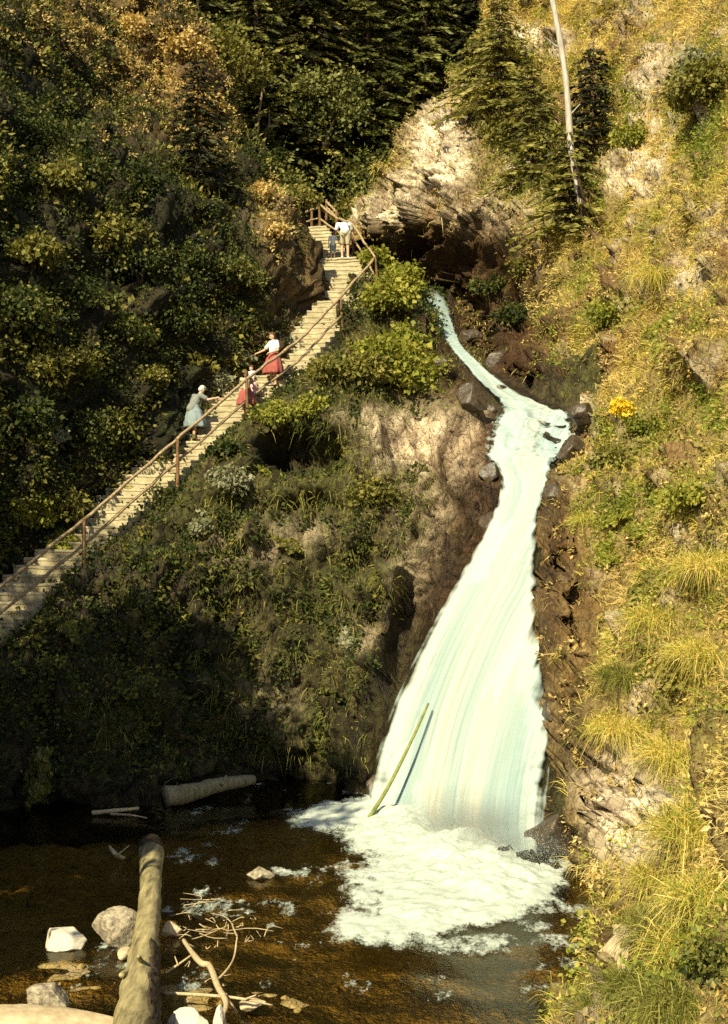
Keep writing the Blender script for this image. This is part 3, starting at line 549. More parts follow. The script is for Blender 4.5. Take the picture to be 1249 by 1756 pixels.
def conifer_mesh(h, r, z0, seed, whorl=.42, dens=1.):
    rg = np.random.default_rng(seed); pos, ax, L, tn = [], [], [], []; z = z0; brs = []
    while z < h-.15:
        nb = rg.integers(5, 8); a0 = rg.random()*6.28; fr = (1-(z-z0)/(h-z0))
        for k in range(nb):
            a = a0+k*6.28/nb+rg.normal(0, .25); bl = (r*fr**.75*rg.uniform(.6, 1.12)+.12); d = np.array([math.cos(a), math.sin(a), 0]); sd = np.array([-d[1], d[0], 0])
            m = max(6, int(bl*7*dens)); s = np.sort(rg.random(m))*.88+.12
            zc = z+rg.normal(0, .06)+.12*bl*s-.42*bl*s**2
            c = d*(bl*s)[:, None]+np.c_[0*s, 0*s, zc]
            brs.append((z, d, bl)); tb = rg.random()
            for sg in (-1, 1):
                l = (.16+.34*bl*(1-s*.75)*.55)*rg.uniform(.7, 1.25, m)
                pos.append(c); ax.append(unit(d*.75+sg*sd*rg.uniform(.5, 1.1, (m, 1))+np.array([0, 0, -.28])+rg.normal(0, .14, (m, 3)))); L.append(l); tn.append(np.clip(tb*.6+rg.random(m)*.4, 0, 1))
        z += whorl*rg.uniform(.7, 1.3)*(.55+.45*fr)
    p, a, l, t = (np.concatenate(x) for x in (pos, ax, L, tn))
    lv = leaves_mesh(p, a, l, np.clip(l*.17, .02, .075), t, .1)
    tk = [tube([[0, 0, -1], [0, 0, h*.4], [0, 0, h]], [h*.014, h*.009, .012], 8)]
    tk += [tube([[0, 0, zz], d*bl*.5+[0, 0, zz-.02*bl], d*bl*.95+[0, 0, zz-.28*bl]], [.012+.012*bl, .012+.006*bl, .006], 4) for zz, d, bl in brs]
    return lv, join(tk)
def conifer(name, loc, h, r, z0, mat, label, seed, group=None, cat='tree', tilt=(0, 0), whorl=.42, dens=1., bark='bark'):
    root = empty(name, loc, 0, label, cat, group); root.rotation_euler = (tilt[0], tilt[1], random.random()*6.28)
    (V, Q, t), (tv, tf) = conifer_mesh(h, r, z0, seed, whorl, dens)
    meshobj('crown', V, Q, M[mat], root, {'tint': t}); meshobj('trunk', tv, tf, M[bark], root)
    return root
M['dead'] = m_plain('dead_wood', (.12, .09, .05), (.30, .24, .16), 6, .8, .4, .02, (3, 3, .4))
def fern(loc, nrm, r, mat, label, seed, cat='fern', name='fern', group=None, nf=11):
    rg = np.random.default_rng(seed); root = empty(name, loc, 0, label, cat, group); q = Vector((0, 0, 1)).rotation_difference(Vector([float(x) for x in unit(nrm+np.array([0, 0, .6]))])); root.rotation_mode = 'QUATERNION'; root.rotation_quaternion = q
    for k in range(nf):
        th = k*6.28/nf+rg.normal(0, .2); d = np.array([math.cos(th), math.sin(th), 0]); sd = np.array([-d[1], d[0], 0]); fl = r*rg.uniform(.75, 1.15); s = np.linspace(.12, 1, 16)
        c = d*(fl*s)[:, None]+np.c_[0*s, 0*s, fl*(.75*s-.75*s*s)]; p, a, L = [], [], []
        for sg in (-1, 1):
            p.append(c); a.append(unit(d*.45+sg*sd+np.array([0, 0, -.15])+rg.normal(0, .08, (16, 3)))); L.append(fl*.34*np.sin(np.pi*(.12+.86*s)))
        p, a, L = np.concatenate(p), np.concatenate(a), np.concatenate(L)
        V, Q, t = leaves_mesh(p, a, L, L*.22+.012, rg.random(len(L)), .1); V2, f2 = tube(c[::3], np.linspace(.012, .004, len(c[::3])), 4)
        VV, FF = join([(V, [Q]), (V2, f2)]); meshobj('frond', VV, FF, M[mat], root, {'tint': np.r_[t, np.full(len(V2), .4)]})
    return root
def tussock(loc, r, mat, label, seed, n=900, cat='grass tussock', group=None):
    rg = np.random.default_rng(seed); global rng; keep = rng; rng = rg
    p = rg.normal(0, .30*r, (n, 3)); p[:, 2] = np.abs(p[:, 2])*.35-.05; nr = unit(p*np.array([2, 2, 1])/r+np.array([.25, -.25, .3]))
    V, f, t = blades_mesh(p, nr, rg.uniform(.35, 1.15, n)*r, rg.uniform(.003, .007, n)*(.6+r*.5), rg.uniform(.5, 1.25, n), rg.random(n), .6); rng = keep
    o = meshobj('grass_tussock', V, f, M[mat], None, {'tint': t}); o.location = [float(c) for c in loc]
    return tag(o, label, cat, group)
SH = {'A': A, 'B': B, 'C': Cs}
def ground(key, px_, py_, sink=0.05):
    """nearest visible point of a sheet seen at a picture position, with its normal"""
    s = SH[key]; v = s.flat(); x, y = proj(v); k = (x-px_)**2+(y-py_)**2
    c = np.where(k < max(k.min()*4, 60))[0]; c = c[np.argmin(v[c, 1])]
    nn = s.N.reshape(-1, 3)[c]; return v[c]-nn*sink, nn
def gully(x, y): return ell(x, y, [(850, 545, 85, 85), (800, 460, 110, 60), (890, 620, 60, 40)])
# ---------------------------------------------------------------- ground cover (nobody could count it)
def cover(name, V, f, mat, t): tag(meshobj(name, V, f, M[mat], None, {'tint': t}, smooth=False), kind='stuff')
greenC = [(900, 230, 80, 110), (860, 120, 80, 60), (1060, 870, 70, 50), (1150, 860, 90, 60, .8), (1080, 740, 60, 40), (1210, 200, 60, 100), (1120, 1150, 50, 90, .8), (1200, 1650, 90, 70), (1050, 540, 60, 30, .8), (1010, 480, 50, 40, .6), (980, 340, 60, 60), (1060, 180, 40, 60, .7), (1150, 560, 60, 30, .6), (1100, 1700, 90, 60, .8), (960, 600, 40, 60, .6), (1180, 1020, 60, 60, .7), (1030, 960, 30, 60, .7), (1220, 700, 60, 40, .6)]
p, nn = Cs.scatter(420000, lambda x, y, p, n: np.clip(.85-1.15*ell(x, y, bareC)-.9*patch(p)-.55*ell(x, y, [(900, 230, 70, 90)])+.5*fbm(p, .6, 3), .015, 1)*(y < 1790)*~in_stream(x, y, 80, 12)*(1-.9*gully(x, y)))
n = len(p); hb = fbm(p, .5, 3); L = rng.uniform(.10, .38, n)*(1+.7*np.clip(hb, -.6, 1))
gx_, gy_ = proj(p); tint = np.clip(.75+.25*rng.normal(size=n)+.75*fbm(p, .55, 4, off=5)-.55*ell(gx_, gy_, greenC), 0, 1)
cover('dry_grass', *blades_mesh(p, nn, L, rng.uniform(.15, .30, n)*p[:, 1]*.001, rng.uniform(.3, .9, n), tint)[:2], 'straw', np.repeat(tint, 5))
p, nn = Cs.scatter(15000, lambda x, y, p, n: np.clip(1.0*ell(x, y, greenC)+.05-.5*ell(x, y, bareC)+.8*np.clip(fbm(p, .7, 3)-.1, 0, 1), 0, 1)*~in_stream(x, y, 80, 12)*(1-.75*gully(x, y)))
cover('slope_undergrowth', *(lambda r: (r[0], r[1], 'moss_leaf', r[2]))(clumpy(p, nn, 26, .30, .03, .11)))
p, nn = Cs.scatter(7500, lambda x, y, p, n: np.clip(.35+.4*fbm(p, .8, 3), 0, 1)*(1-.7*ell(x, y, bareC))*~in_stream(x, y, 80, 10)*(1-.9*gully(x, y)))
cover('dry_weeds', *(lambda r: (r[0], r[1], 'warm', r[2]))(clumpy(p, nn, 14, .22, .05, .13, .3)))
p, nn = Cs.scatter(9000, lambda x, y, p, n: np.clip(1.3*fbm(p, .42, 4, off=77)+.5*patch(p)-.05, 0, 1)*(1-.6*ell(x, y, bareC))*~in_stream(x, y, 80, 10)*(1-.9*gully(x, y)))
cover('rusty_weeds', *(lambda r: (r[0], r[1], 'rust', r[2]))(clumpy(p, nn, 16, .25, .03, .12, .3)))
p, nn = A.scatter(2600, lambda x, y, p, n: np.clip(.4+.9*fbm(p, .45, 3, off=13)-1.2*ell(x, y, [(565, 415, 45, 60)])-.8*ell(x, y, [(500, 500, 60, 110)]), 0, 1))
cover('cliff_creeper', *(lambda r: (r[0], r[1], 'olive', r[2]))(clumpy(p, nn, 12, .45, .10, .26, .35)))
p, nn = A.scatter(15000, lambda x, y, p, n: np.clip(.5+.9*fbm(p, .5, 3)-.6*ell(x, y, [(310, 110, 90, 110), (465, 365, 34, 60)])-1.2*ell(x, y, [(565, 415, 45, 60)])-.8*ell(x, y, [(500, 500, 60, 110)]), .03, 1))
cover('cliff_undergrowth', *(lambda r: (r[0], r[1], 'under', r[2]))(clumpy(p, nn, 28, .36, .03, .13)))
p, nn = A.scatter(9000, lambda x, y, p, n: ell(x, y, [(280, 90, 110, 120), (350, 200, 60, 70), (140, 30, 140, 50), (465, 365, 34, 60, .5)]))
cover('golden_scrub', *(lambda r: (r[0], r[1], 'warm', r[2]))(clumpy(p, nn, 22, .3, .06, .15, .3)))
wetB = [(815, 850, 60, 150), (760, 1020, 50, 120), (800, 1250, 150, 300), (750, 755, 85, 42), (890, 780, 110, 130), (690, 1150, 40, 130)]
p, nn = B.scatter(60000, lambda x, y, p, n: np.clip(.5+.7*fbm(p, .55, 3)-1.2*ell(x, y, wetB)-1.5*ell(x, y, [(500, 778, 66, 34)])+.4*ell(x, y, [(620, 830, 110, 90), (500, 690, 130, 40), (600, 690, 90, 40)])-.35*(x < 330), 0, 1)*(y < 1350)*(p[:, 2] > .4))
n = len(p); L = rng.uniform(.15, .42, n)
cover('rock_grass', *(lambda r: (r[0], r[1], 'green_grass', r[2]))(blades_mesh(p, nn, L, rng.uniform(.006, .014, n), rng.uniform(.7, 1.3, n), rng.random(n))))
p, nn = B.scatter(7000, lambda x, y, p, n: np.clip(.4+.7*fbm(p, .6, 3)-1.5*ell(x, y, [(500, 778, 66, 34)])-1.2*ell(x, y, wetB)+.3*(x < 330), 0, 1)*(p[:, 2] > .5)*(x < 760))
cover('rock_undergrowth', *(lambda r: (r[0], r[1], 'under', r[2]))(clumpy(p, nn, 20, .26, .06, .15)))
p, nn = D.scatter(6000, None, 100)
cover('forest_undergrowth', *(lambda r: (r[0], r[1], 'pine', r[2]))(clumpy(p, nn, 16, .9, .2, .5)))
# pebbles on the bed
p, nn = E.scatter(2600, lambda x, y, p, n: np.clip(.25+.6*fbm(p, .7, 3)+.8*np.clip((20.5-p[:, 1])/3, 0, 1), 0, 1)*(p[:, 1] > 15), 100)
ico = bmesh.new(); bmesh.ops.create_icosphere(ico, subdivisions=1, radius=1); iv = np.array([v.co[:] for v in ico.verts]); jf = np.array([[v.index for v in f.verts] for f in ico.faces]); ico.free()
n = len(p); s = np.minimum(rng.gamma(1.6, .026, n)+.015, .085)
pv = (p[:, None]+iv[None]*(1+.25*rng.normal(size=(n, len(iv), 1)))*(s[:, None]*rng.uniform(.6, 1.4, (n, 3)))[:, None]).reshape(-1, 3)
tag(meshobj('gravel', pv, (np.arange(n)[:, None, None]*len(iv)+jf[None]).reshape(-1, 3), M['bed']), kind='stuff')
# ---------------------------------------------------------------- stairway
def step_mesh(e, e2, w_, z, dep=.0, seed=0):
    rg = np.random.default_rng(seed); m = 9; back = (e2-e)*np.array([1, 1, 0]); back = back*(1.18)
    s = np.linspace(-.03, 1, m); prof = [(.05, -.62), (.05, -.06), (0., -.06), (.0, -.02), (.03, 0), (1., .0), (1., -.62)]
    V = []
    jit = np.c_[rg.normal(0, .014, m), rg.normal(0, .014, m), rg.normal(0, .007, m)]; sag = -.02*np.exp(-((s-.45)/.25)**2); tilt = rg.normal(0, .012)
    for k, a in enumerate(s):
        for (f, dz) in prof:
            V.append(e*np.array([1, 1, 0])+w_*a+back*f+np.array([0, 0, z+dz+(sag[k]+tilt*(a-.5) if dz > -.5 else 0)])+jit[k]*(1 if dz > -.5 else .3))
    q = len(prof); i = np.arange(m*q).reshape(m, q); j = np.roll(i, -1, 1)
    Q = np.stack([i[:-1], i[1:], j[1:], j[:-1]], -1).reshape(-1, 4)
    T = np.concatenate([np.array([[b+0, b+1, b+2], [b+0, b+2, b+3], [b+0, b+3, b+4], [b+0, b+4, b+5], [b+0, b+5, b+6]]) for b in (0, (m-1)*q)])
    return np.array(V), [Q, T]
zs0, zs1, zs2 = ST[0, 2], ST[8, 2], ST[9, 2]
stairs = empty('stone_stairway', ST[0], 0, 'long flight of worn pale stone steps climbing the rock beside the gorge wall', 'stairway')
upper = empty('stone_stairway', ST[8], 0, 'short upper flight of stone steps turning left above the landing', 'stairway')
def flight(root, za, zb, wv):
    z = za
    while z < zb-.02:
        V, f = step_mesh(stair_at(z), stair_at(z+.2), wv, z+.2, 0, int(z*10))
        meshobj('step', V-np.array(root.location), f, M['step'], root, smooth=False); z += .2
    return z
flight(stairs, zs0, zs1, SW); flight(upper, zs1+.02, zs2+.05, SW*.9)
def steptop(root, px_):                                     # the tread under a picture column
    e = onstair(px_); k = math.floor((e[2]-zs0)/.2); return stair_at(zs0+k*.2+.1)*np.array([1, 1, 0])+np.array([0, 0, zs0+k*.2+.2])
# ---------------------------------------------------------------- handrails
def railing(name, label, top, low, posts, jitter=.03):
    root = empty(name, top[0], 0, label, 'handrail'); o = np.array(top[0])
    for nm, line, rad in (('top_rail', top, .045), ('lower_rail', low, .038)):
        c = curve(line, len(line)*5); rg = np.random.default_rng(len(line)); c = c+rg.normal(0, .012, c.shape)
        V, f = tube(c-o, rad*(1+.08*rg.normal(size=len(c))), 8, .12); meshobj(nm, V, f, M['rail'], root)
    for a, b in posts:
        V, f = tube(curve([b, (np.array(a)+b)/2+np.array([.012, 0, 0]), a], 6)-o, np.linspace(.06, .045, 6), 8, .15); meshobj('post', V, f, M['post'], root)
out = np.array([.07, -.02, 0])
zl = np.linspace(zs0, P(640, 505, 47)[2], 12)
top = [stair_at(z)+out+[0, 0, 1.22] for z in zl]; low = [stair_at(z)+out+[0, 0, .6] for z in zl]
top[-1] = P(643, 444, 47.1); low[-1] = P(640, 472, 47.1)
def post_at(px_, below=.35, lean=(0, 0, 0)):
    e = onstair(px_)+out*1.5; return e+np.array([0, 0, 1.26]), e-np.array([0, 0, below])+np.array(lean)
posts = [post_at(137), post_at(298), post_at(418), post_at(578, .75, (.15, 0, 0)), (P(643, 440, 47.12), P(650, 512, 47.1))]
railing('wooden_handrail', 'long rustic handrail with two wooden rails running up the lower flight of steps', top, low, posts)
railing('wooden_handrail', 'sunlit handrail on the landing, slanting up left from the corner post', [P(644, 442, 47.25), P(622, 410, 49), P(603, 383, 50.6), P(575, 372, 52.5), P(547, 349, 54.4)], [P(641, 470, 47.25), P(625, 440, 49), P(608, 414, 50.4), P(578, 396, 52.5), P(550, 376, 54.4)], [(P(604, 380, 50.65), P(606, 440, 50.6)), (P(547, 344, 54.45), P(549, 396, 54.4))])
railing('wooden_handrail', 'little railing at the top of the upper flight, level and pale', [P(516, 366, 54.2), P(532, 361, 54.4), P(546, 357, 54.6)], [P(514, 384, 54.2), P(530, 379, 54.4), P(546, 375, 54.6)], [(P(516, 362, 54.2), P(515, 402, 54.2)), (P(534, 330, 55.2), P(535, 398, 55.2))])
railing('wooden_handrail', 'distant piece of pale handrail in the shrubs above the upper flight', [P(560, 346, 56), P(568, 354, 55.6), P(577, 363, 55.2)], [P(561, 356, 56), P(569, 364, 55.6), P(578, 373, 55.2)], [(P(560, 342, 56), P(560, 380, 56)), (P(577, 360, 55.2), P(577, 396, 55.2))])
# ---------------------------------------------------------------- people
def capsule(p0, r0, p1, r1, seg=12):
    p0, p1 = np.array(p0, float), np.array(p1, float); d = unit(p1-p0+1e-6); pts, rad = [], []
    for a in np.linspace(-1, -.15, 4): pts.append(p0+d*r0*a); rad.append(r0*math.sqrt(max(0, 1-a*a))+1e-4)
    for t in (0, .5, 1): pts.append(p0*(1-t)+p1*t); rad.append(r0*(1-t)+r1*t)
    for a in np.linspace(.15, 1, 4): pts.append(p1+d*r1*a); rad.append(r1*math.sqrt(max(0, 1-a*a))+1e-4)
    return tube(pts, np.array(rad), seg)
def remesh(o, vox):
    m = o.modifiers.new('skin', 'REMESH'); m.mode = 'VOXEL'; m.voxel_size = vox; m.use_smooth_shade = True
    s = o.modifiers.new('smooth', 'SMOOTH'); s.iterations = 3; s.factor = .5
def person(label, loc, rz, H, pose, clothes, hair, long_hair=False):
    k = H/1.65; root = empty('person', loc, rz, label, 'person')
    J = dict(hipL=(-.09, 0, .86), hipR=(.09, 0, .86), kneeL=(-.1, .03, .47), kneeR=(.1, .03, .47), ankL=(-.1, -.01, .08), ankR=(.1, -.01, .08), pel=(0, 0, .92), waist=(0, 0, 1.05), chest=(0, 0, 1.24), neck=(0, .01, 1.40), head=(0, .03, 1.53),
             shL=(-.17, 0, 1.34), shR=(.17, 0, 1.34), elL=(-.23, -.02, 1.08), elR=(.23, -.02, 1.08), wrL=(-.24, .06, .84), wrR=(.24, .06, .84))
    J.update(pose); J = {a: np.array(b, float) for a, b in J.items()}
    L = []
    def c(a, ra, b, rb): L.append(capsule(J[a]*k if isinstance(a, str) else a*k, ra*k, J[b]*k if isinstance(b, str) else b*k, rb*k))
    for s in 'LR':
        c('hip'+s, .088, 'knee'+s, .055); c('knee'+s, .056, 'ank'+s, .036); c('ank'+s, .036, J['ank'+s]+np.array([0, .14, -.05]), .03)
        c('sh'+s, .052, 'el'+s, .038); c('el'+s, .039, 'wr'+s, .026); c('chest', .08, 'sh'+s, .055)
        d = unit(J['wr'+s]-J['el'+s]); side = unit(np.cross(d, [0.2, .1, 1.])); pn = np.cross(side, d); w_ = J['wr'+s]
        c(w_, .027, w_+d*.08, .032)
        for q in range(4):
            b = w_+d*.085+side*(q-1.5)*.021; ln = (.062, .074, .07, .054)[q]; mid = b+d*ln*.55-pn*.012
            c(b, .010, mid, .009); c(mid, .009, mid+d*ln*.4-pn*.025, .0075)
        b = w_+d*.03-side*.028; c(b, .012, b-side*.03+d*.035-pn*.012, .009)
    c('pel', .12, 'waist', .11); c('waist', .11, 'chest', .125); c('chest', .12, 'neck', .055); c('neck', .05, 'head', .055)
    h = J['head']; hd = unit(h-J['neck']); fw = unit(np.cross([1., 0, 0], hd)*-1.); fw = fw if fw[1] > 0 else -fw; hk = k*(1+.25*(1.65-H)/1.65)/k
    L.append(capsule((h+hd*.03)*k, .082*k*hk, (h-hd*.03+fw*.012)*k, .07*k*hk)); L.append(capsule((h+hd*.03-fw*.03)*k, .078*k*hk, (h+hd*.02)*k, .08*k*hk)); c(h+fw*.082-hd*.005, .010, h+fw*.092-hd*.03, .013)
    for s in (-1, 1): c(h+np.array([s*.085, 0, 0.]), .014, h+np.array([s*.088, 0, -.03]), .012)
    V, f = join(L); b = meshobj('body', V, f, M['skin'], root); remesh(b, .0095)
    ev = [capsule((h+fw*.078+hd*.015+np.array([s*.032, 0, 0]))*k, .011*k, (h+fw*.079+hd*.015+np.array([s*.033, 0, 0]))*k, .011*k, 8) for s in (-1, 1)]
    for e in ev: meshobj('eye', e[0], e[1], M['eye'], root)
    hp = [capsule((h+hd*.05-fw*.025)*k, .088*k*hk, (h+hd*.0-fw*.045)*k, .078*k*hk), capsule((h+hd*.08+fw*.02)*k, .066*k*hk, (h+hd*.06-fw*.03)*k, .085*k*hk)]
    if long_hair: hp.append(capsule((h-fw*.055)*k, .075*k, (h-hd*.13-fw*.07)*k, .05*k))
    V, f = join(hp); V = V+.010*fbm(V, 22, 2)[:, None]; hh = meshobj('hair', V, f, M[hair], root); remesh(hh, .011)
    for kind, m in clothes:
        if kind in ('shirt', 'long_shirt'):
            L = []; g = .024
            c('pel', .128+g, 'waist', .118+g); c('waist', .115+g, 'chest', .13+g); c('chest', .12+g, J['neck']-np.array([0, 0, .05]), .07+g)
            for s in 'LR':
                e = J['sh'+s]*.35+J['el'+s]*.65 if kind == 'shirt' else J['wr'+s]*.9+J['el'+s]*.1
                c('sh'+s, .055+g, J['sh'+s]*.5+J['el'+s]*.5, .045+g) if kind == 'long_shirt' else None
                c('chest', .085+g, 'sh'+s, .056+g); c('sh'+s, .056+g, e if kind == 'shirt' else 'el'+s, .045+g)
                if kind == 'long_shirt': c('el'+s, .04+g, e, .03+g)
            V, f = join(L); V = V+.008*fbm(V, 9, 3)[:, None]; remesh(meshobj('shirt', V, f, M[m], root), .012)
        elif kind in ('skirt', 'dress'):
            hem = .40 if kind == 'skirt' else .44; w_ = J['waist']; kn = (J['kneeL']+J['kneeR'])/2; sg = 40; ring = []
            for t in np.linspace(0, 1, 12):
                ce = w_*(1-t)+np.array([kn[0], kn[1], hem])*t; rr = .135+(.14 if t > .25 else .14*t/.25*.7+.0)*min(1, t+.3)+.07*t; th = np.linspace(0, 6.283, sg, endpoint=False)
                fold = 1+.09*t*np.sin(th*9+1)+.04*t*np.sin(th*5)
                ring.append(ce+np.c_[np.cos(th)*rr*fold*1.05, np.sin(th)*rr*fold*.85, 0*th])
            V = np.concatenate(ring)*k; i = np.arange(12*sg).reshape(12, sg); jn = np.roll(i, -1, 1)
            o = meshobj('skirt', V, np.stack([i[:-1], jn[:-1], jn[1:], i[1:]], -1).reshape(-1, 4), M[m], root); sd = o.modifiers.new('cloth', 'SOLIDIFY'); sd.thickness = .012; sd.offset = 0
        elif kind in ('shorts', 'trousers'):
            L = []; g = .02; c('pel', .128+g, 'waist', .11+g)
            for s in 'LR':
                e = J['knee'+s]+(J['hip'+s]-J['knee'+s])*.15
                c('hip'+s, .095+g, e, .065+g)
                if kind == 'trousers': c('knee'+s, .062+g, J['ank'+s]+np.array([0, 0, .05]), .045+g)
            V, f = join(L); V = V+.006*fbm(V, 9, 3)[:, None]; remesh(meshobj('trousers' if kind == 'trousers' else 'shorts', V, f, M[m], root), .012)
        elif kind == 'shoes':
            for s in 'LR':
                V, f = capsule((J['ank'+s]+np.array([0, -.02, -.035]))*k, .043*k, (J['ank'+s]+np.array([0, .15, -.05]))*k, .034*k); meshobj('shoe', V, f, M[m], root)
    return root
UPR = math.atan2(-.53, .85)                                 # rotation that faces a figure up the steps
def onstep(px_, f, dz=0): e = steptop(None, px_); return e+SW*f+np.array([.0, .16, dz])
person('white-haired person in grey top and pale blue skirt climbing with a hand on the rail', onstep(374, .5), UPR-.35, 1.66,
       dict(pel=(0, -.02, .92), waist=(0, .06, 1.04), chest=(.01, .15, 1.2), neck=(.02, .24, 1.35), head=(.03, .31, 1.47), shL=(-.17, .17, 1.3), shR=(.18, .18, 1.3), elL=(-.25, .1, 1.06), wrL=(-.3, .1, .8), elR=(.34, .32, 1.18), wrR=(.52, .46, 1.22), kneeL=(-.1, .18, .56), ankL=(-.1, .10, .26), hipL=(-.09, 0, .87)),
       [('shirt', 'grey_cloth'), ('skirt', 'blue_cloth'), ('shoes', 'shoe')], 'white_hair')
person('child in a red skirt standing on the steps with both arms raised forward', onstep(428, .02), UPR+.5, 1.32,
       dict(elL=(-.22, .2, 1.2), wrL=(-.12, .38, 1.3), elR=(.22, .2, 1.2), wrR=(.14, .38, 1.3), head=(0, .06, 1.53)), [('shirt', 'beige_cloth'), ('skirt', 'red_cloth'), ('shoes', 'shoe')], 'brown_hair', True)
person('small child in a red and white print dress between the two taller people', onstep(452, .2), UPR+2.8, 1.15,
       dict(elL=(-.24, .06, 1.1), wrL=(-.2, .2, .95), elR=(.24, .06, 1.1), wrR=(.22, .22, .98)), [('shirt', 'white_cloth'), ('dress', 'print_cloth'), ('shoes', 'white_cloth')], 'brown_hair', True)
person('person in a white blouse and red skirt reaching towards the children on the steps', onstep(487, .2), UPR+2.75, 1.66,
       dict(elR=(.34, .12, 1.14), wrR=(.5, .25, 1.06), elL=(-.25, .0, 1.1), wrL=(-.16, .2, 1.02), head=(.02, .05, 1.53)), [('shirt', 'white_cloth'), ('skirt', 'red_cloth'), ('shoes', 'shoe')], 'brown_hair', True)
e8 = stair_at(zs1-.2); top8 = np.array([e8[0], e8[1], zs0+round((zs1-.2-zs0)/.2)*.2+.2])
person('stooping person in a white shirt and beige shorts seen from behind on the landing', P(592, 443, 49.7)*np.array([1, 1, 0])+[0, 0, top8[2]-.05], .15, 1.72,
       dict(pel=(0, -.08, .93), waist=(0, .06, 1.04), chest=(0, .26, 1.16), neck=(.03, .40, 1.22), head=(.04, .51, 1.2), shL=(-.2, .3, 1.22), shR=(.2, .3, 1.22), elL=(-.27, .36, .98), wrL=(-.3, .45, .78), elR=(.3, .38, 1.02), wrR=(.36, .42, .8), hipL=(-.1, -.06, .87), hipR=(.1, -.06, .87)),
       [('shirt', 'white_cloth'), ('shorts', 'beige_cloth'), ('shoes', 'white_cloth')], 'white_hair')
person('toddler in a white top and blue shorts beside the stooping adult', P(571, 440, 49.9)*np.array([1, 1, 0])+[0, 0, top8[2]-.05], .1, 1.0,
       dict(elR=(.27, .05, 1.2), wrR=(.34, .12, 1.1)), [('shirt', 'white_cloth'), ('shorts', 'blue_cloth'), ('shoes', 'white_cloth')], 'brown_hair')
# ---------------------------------------------------------------- logs, branches, stones
def tube_thing(name, label, cat, main, rad, mat, parts=(), seg=14, rough=.25, n=40, part_name='trunk'):
    o = np.array(main[0], float); root = empty(name, o, 0, label, cat)
    V, f = tube(curve(main, n)-o, np.interp(np.linspace(0, 1, n), np.linspace(0, 1, len(rad)), rad), seg, rough, len(label)); meshobj(part_name, V, f, M[mat], root)
    for nm, c, r, m in parts:
        V, f = tube(curve(c, 14)-o, np.linspace(r[0], r[1], 14), 8, .25, 3); meshobj(nm, V, f, M[m], root)
    return root
lg = [PW(259, 1452, .3), PW(260, 1480, .33), PW(256, 1560, .36), PW(246, 1640, .38), PW(236, 1720, .4), PW(226, 1830, .42)]
t = tube_thing('fallen_log', 'thick stripped log stretching into the pool with its near end bright in the sun', 'log', lg, [.17, .225, .215, .17, .172, .18, .19, .205, .225, .245, .27, .28], 'log',
               [('branch_stub', [PW(236, 1668, .45), PW(222, 1668, .5), PW(208, 1672, .62)], (.07, .03), 'log'), ('branch_stub', [PW(246, 1655, .45), PW(238, 1640, .75)], (.045, .02), 'log')], 26, .13, 90)
c = curve(lg, 90)[1:15]; V, f = tube(c-lg[0], np.array([.20, .235, .25, .255, .25, .25, .245, .235, .225, .22, .212, .205, .20, .19]), 22, .16, 4); meshobj('bark', V, f, M['bark'], t)  # dark bark sleeve, also standing in for the shade on the far end
# bark on its right side, a dark shell also giving that side its shade
c = curve(lg, 90)[52:88]; th = np.linspace(-.9, 1.0, 14); V = []; rg = np.random.default_rng(5)
for a, p_ in enumerate(c):
    e0 = .5*math.sin(a*.9)+.35*math.sin(a*.37+1)
    for b_ in th*(1+.18*e0): V.append(p_+np.array([math.cos(b_)*(.20+.095*a/36), 0, math.sin(b_)*(.20+.095*a/36)])+rg.normal(0, .012, 3))
i = np.arange(len(V)).reshape(-1, 14); o = meshobj('bark', np.array(V)-lg[0], np.stack([i[:-1, :-1], i[1:, :-1], i[1:, 1:], i[:-1, 1:]], -1).reshape(-1, 4), M['bark'], t); o.modifiers.new('thick', 'SOLIDIFY').thickness = .03
tube_thing('fallen_log', 'shorter weathered log lying at the foot of the shaded rock with a pale cut end', 'log', [PW(284, 1368, .2), PW(330, 1358, .26), PW(380, 1346, .3), PW(436, 1337, .34)], [.24, .2, .17, .12], 'old_log', [('branch_stub', [PW(380, 1346, .45), PW(388, 1330, .6)], (.05, .02), 'old_log')], 14, .2, 40)
tube_thing('drift_stick', 'straight pale stick lying on the dark water left of the short log', 'stick', [PW(158, 1394, .06), PW(200, 1390, .1), PW(238, 1386, .1)], [.05, .045, .035], 'stick', [('twig', [PW(190, 1396, .05), PW(226, 1398, .08), PW(252, 1403, .08)], (.025, .012), 'stick')], 8, .2, 14, 'stem')
tube_thing('drift_stick', 'short curved reddish branch sticking out of the dark water beside the big log', 'stick', [PW(188, 1452, .25), PW(196, 1462, .2), PW(205, 1470, .05), PW(220, 1474, -.1)], [.03, .045, .05, .03], 'stick', [('twig', [PW(200, 1468, .1), PW(212, 1458, .22), PW(222, 1450, .3)], (.02, .01), 'stick')], 8, .2, 14, 'stem')
tube_thing('forked_branch', 'bare crooked forked branch standing out of the shallows right of the big log', 'branch', [PW(315, 1612, .25), PW(330, 1634, .32), PW(346, 1652, .36), PW(360, 1657, .36), PW(374, 1692, .33), PW(388, 1720, .3), PW(380, 1746, .25), PW(355, 1790, .1)], [.03, .038, .046, .042, .04, .038, .026, .018], 'stick',
           [('twig', [PW(376, 1678, .36), PW(392, 1660, .55), PW(402, 1640, .75), PW(407, 1606, 1.0)], (.02, .009), 'stick'), ('twig', [PW(386, 1716, .3), PW(398, 1724, .25), PW(406, 1736, .12)], (.028, .018), 'stick'), ('twig', [PW(407, 1606, 1.0), PW(400, 1590, 1.12), PW(396, 1580, 1.2)], (.012, .006), 'stick')], 8, .15, 40, 'stem')
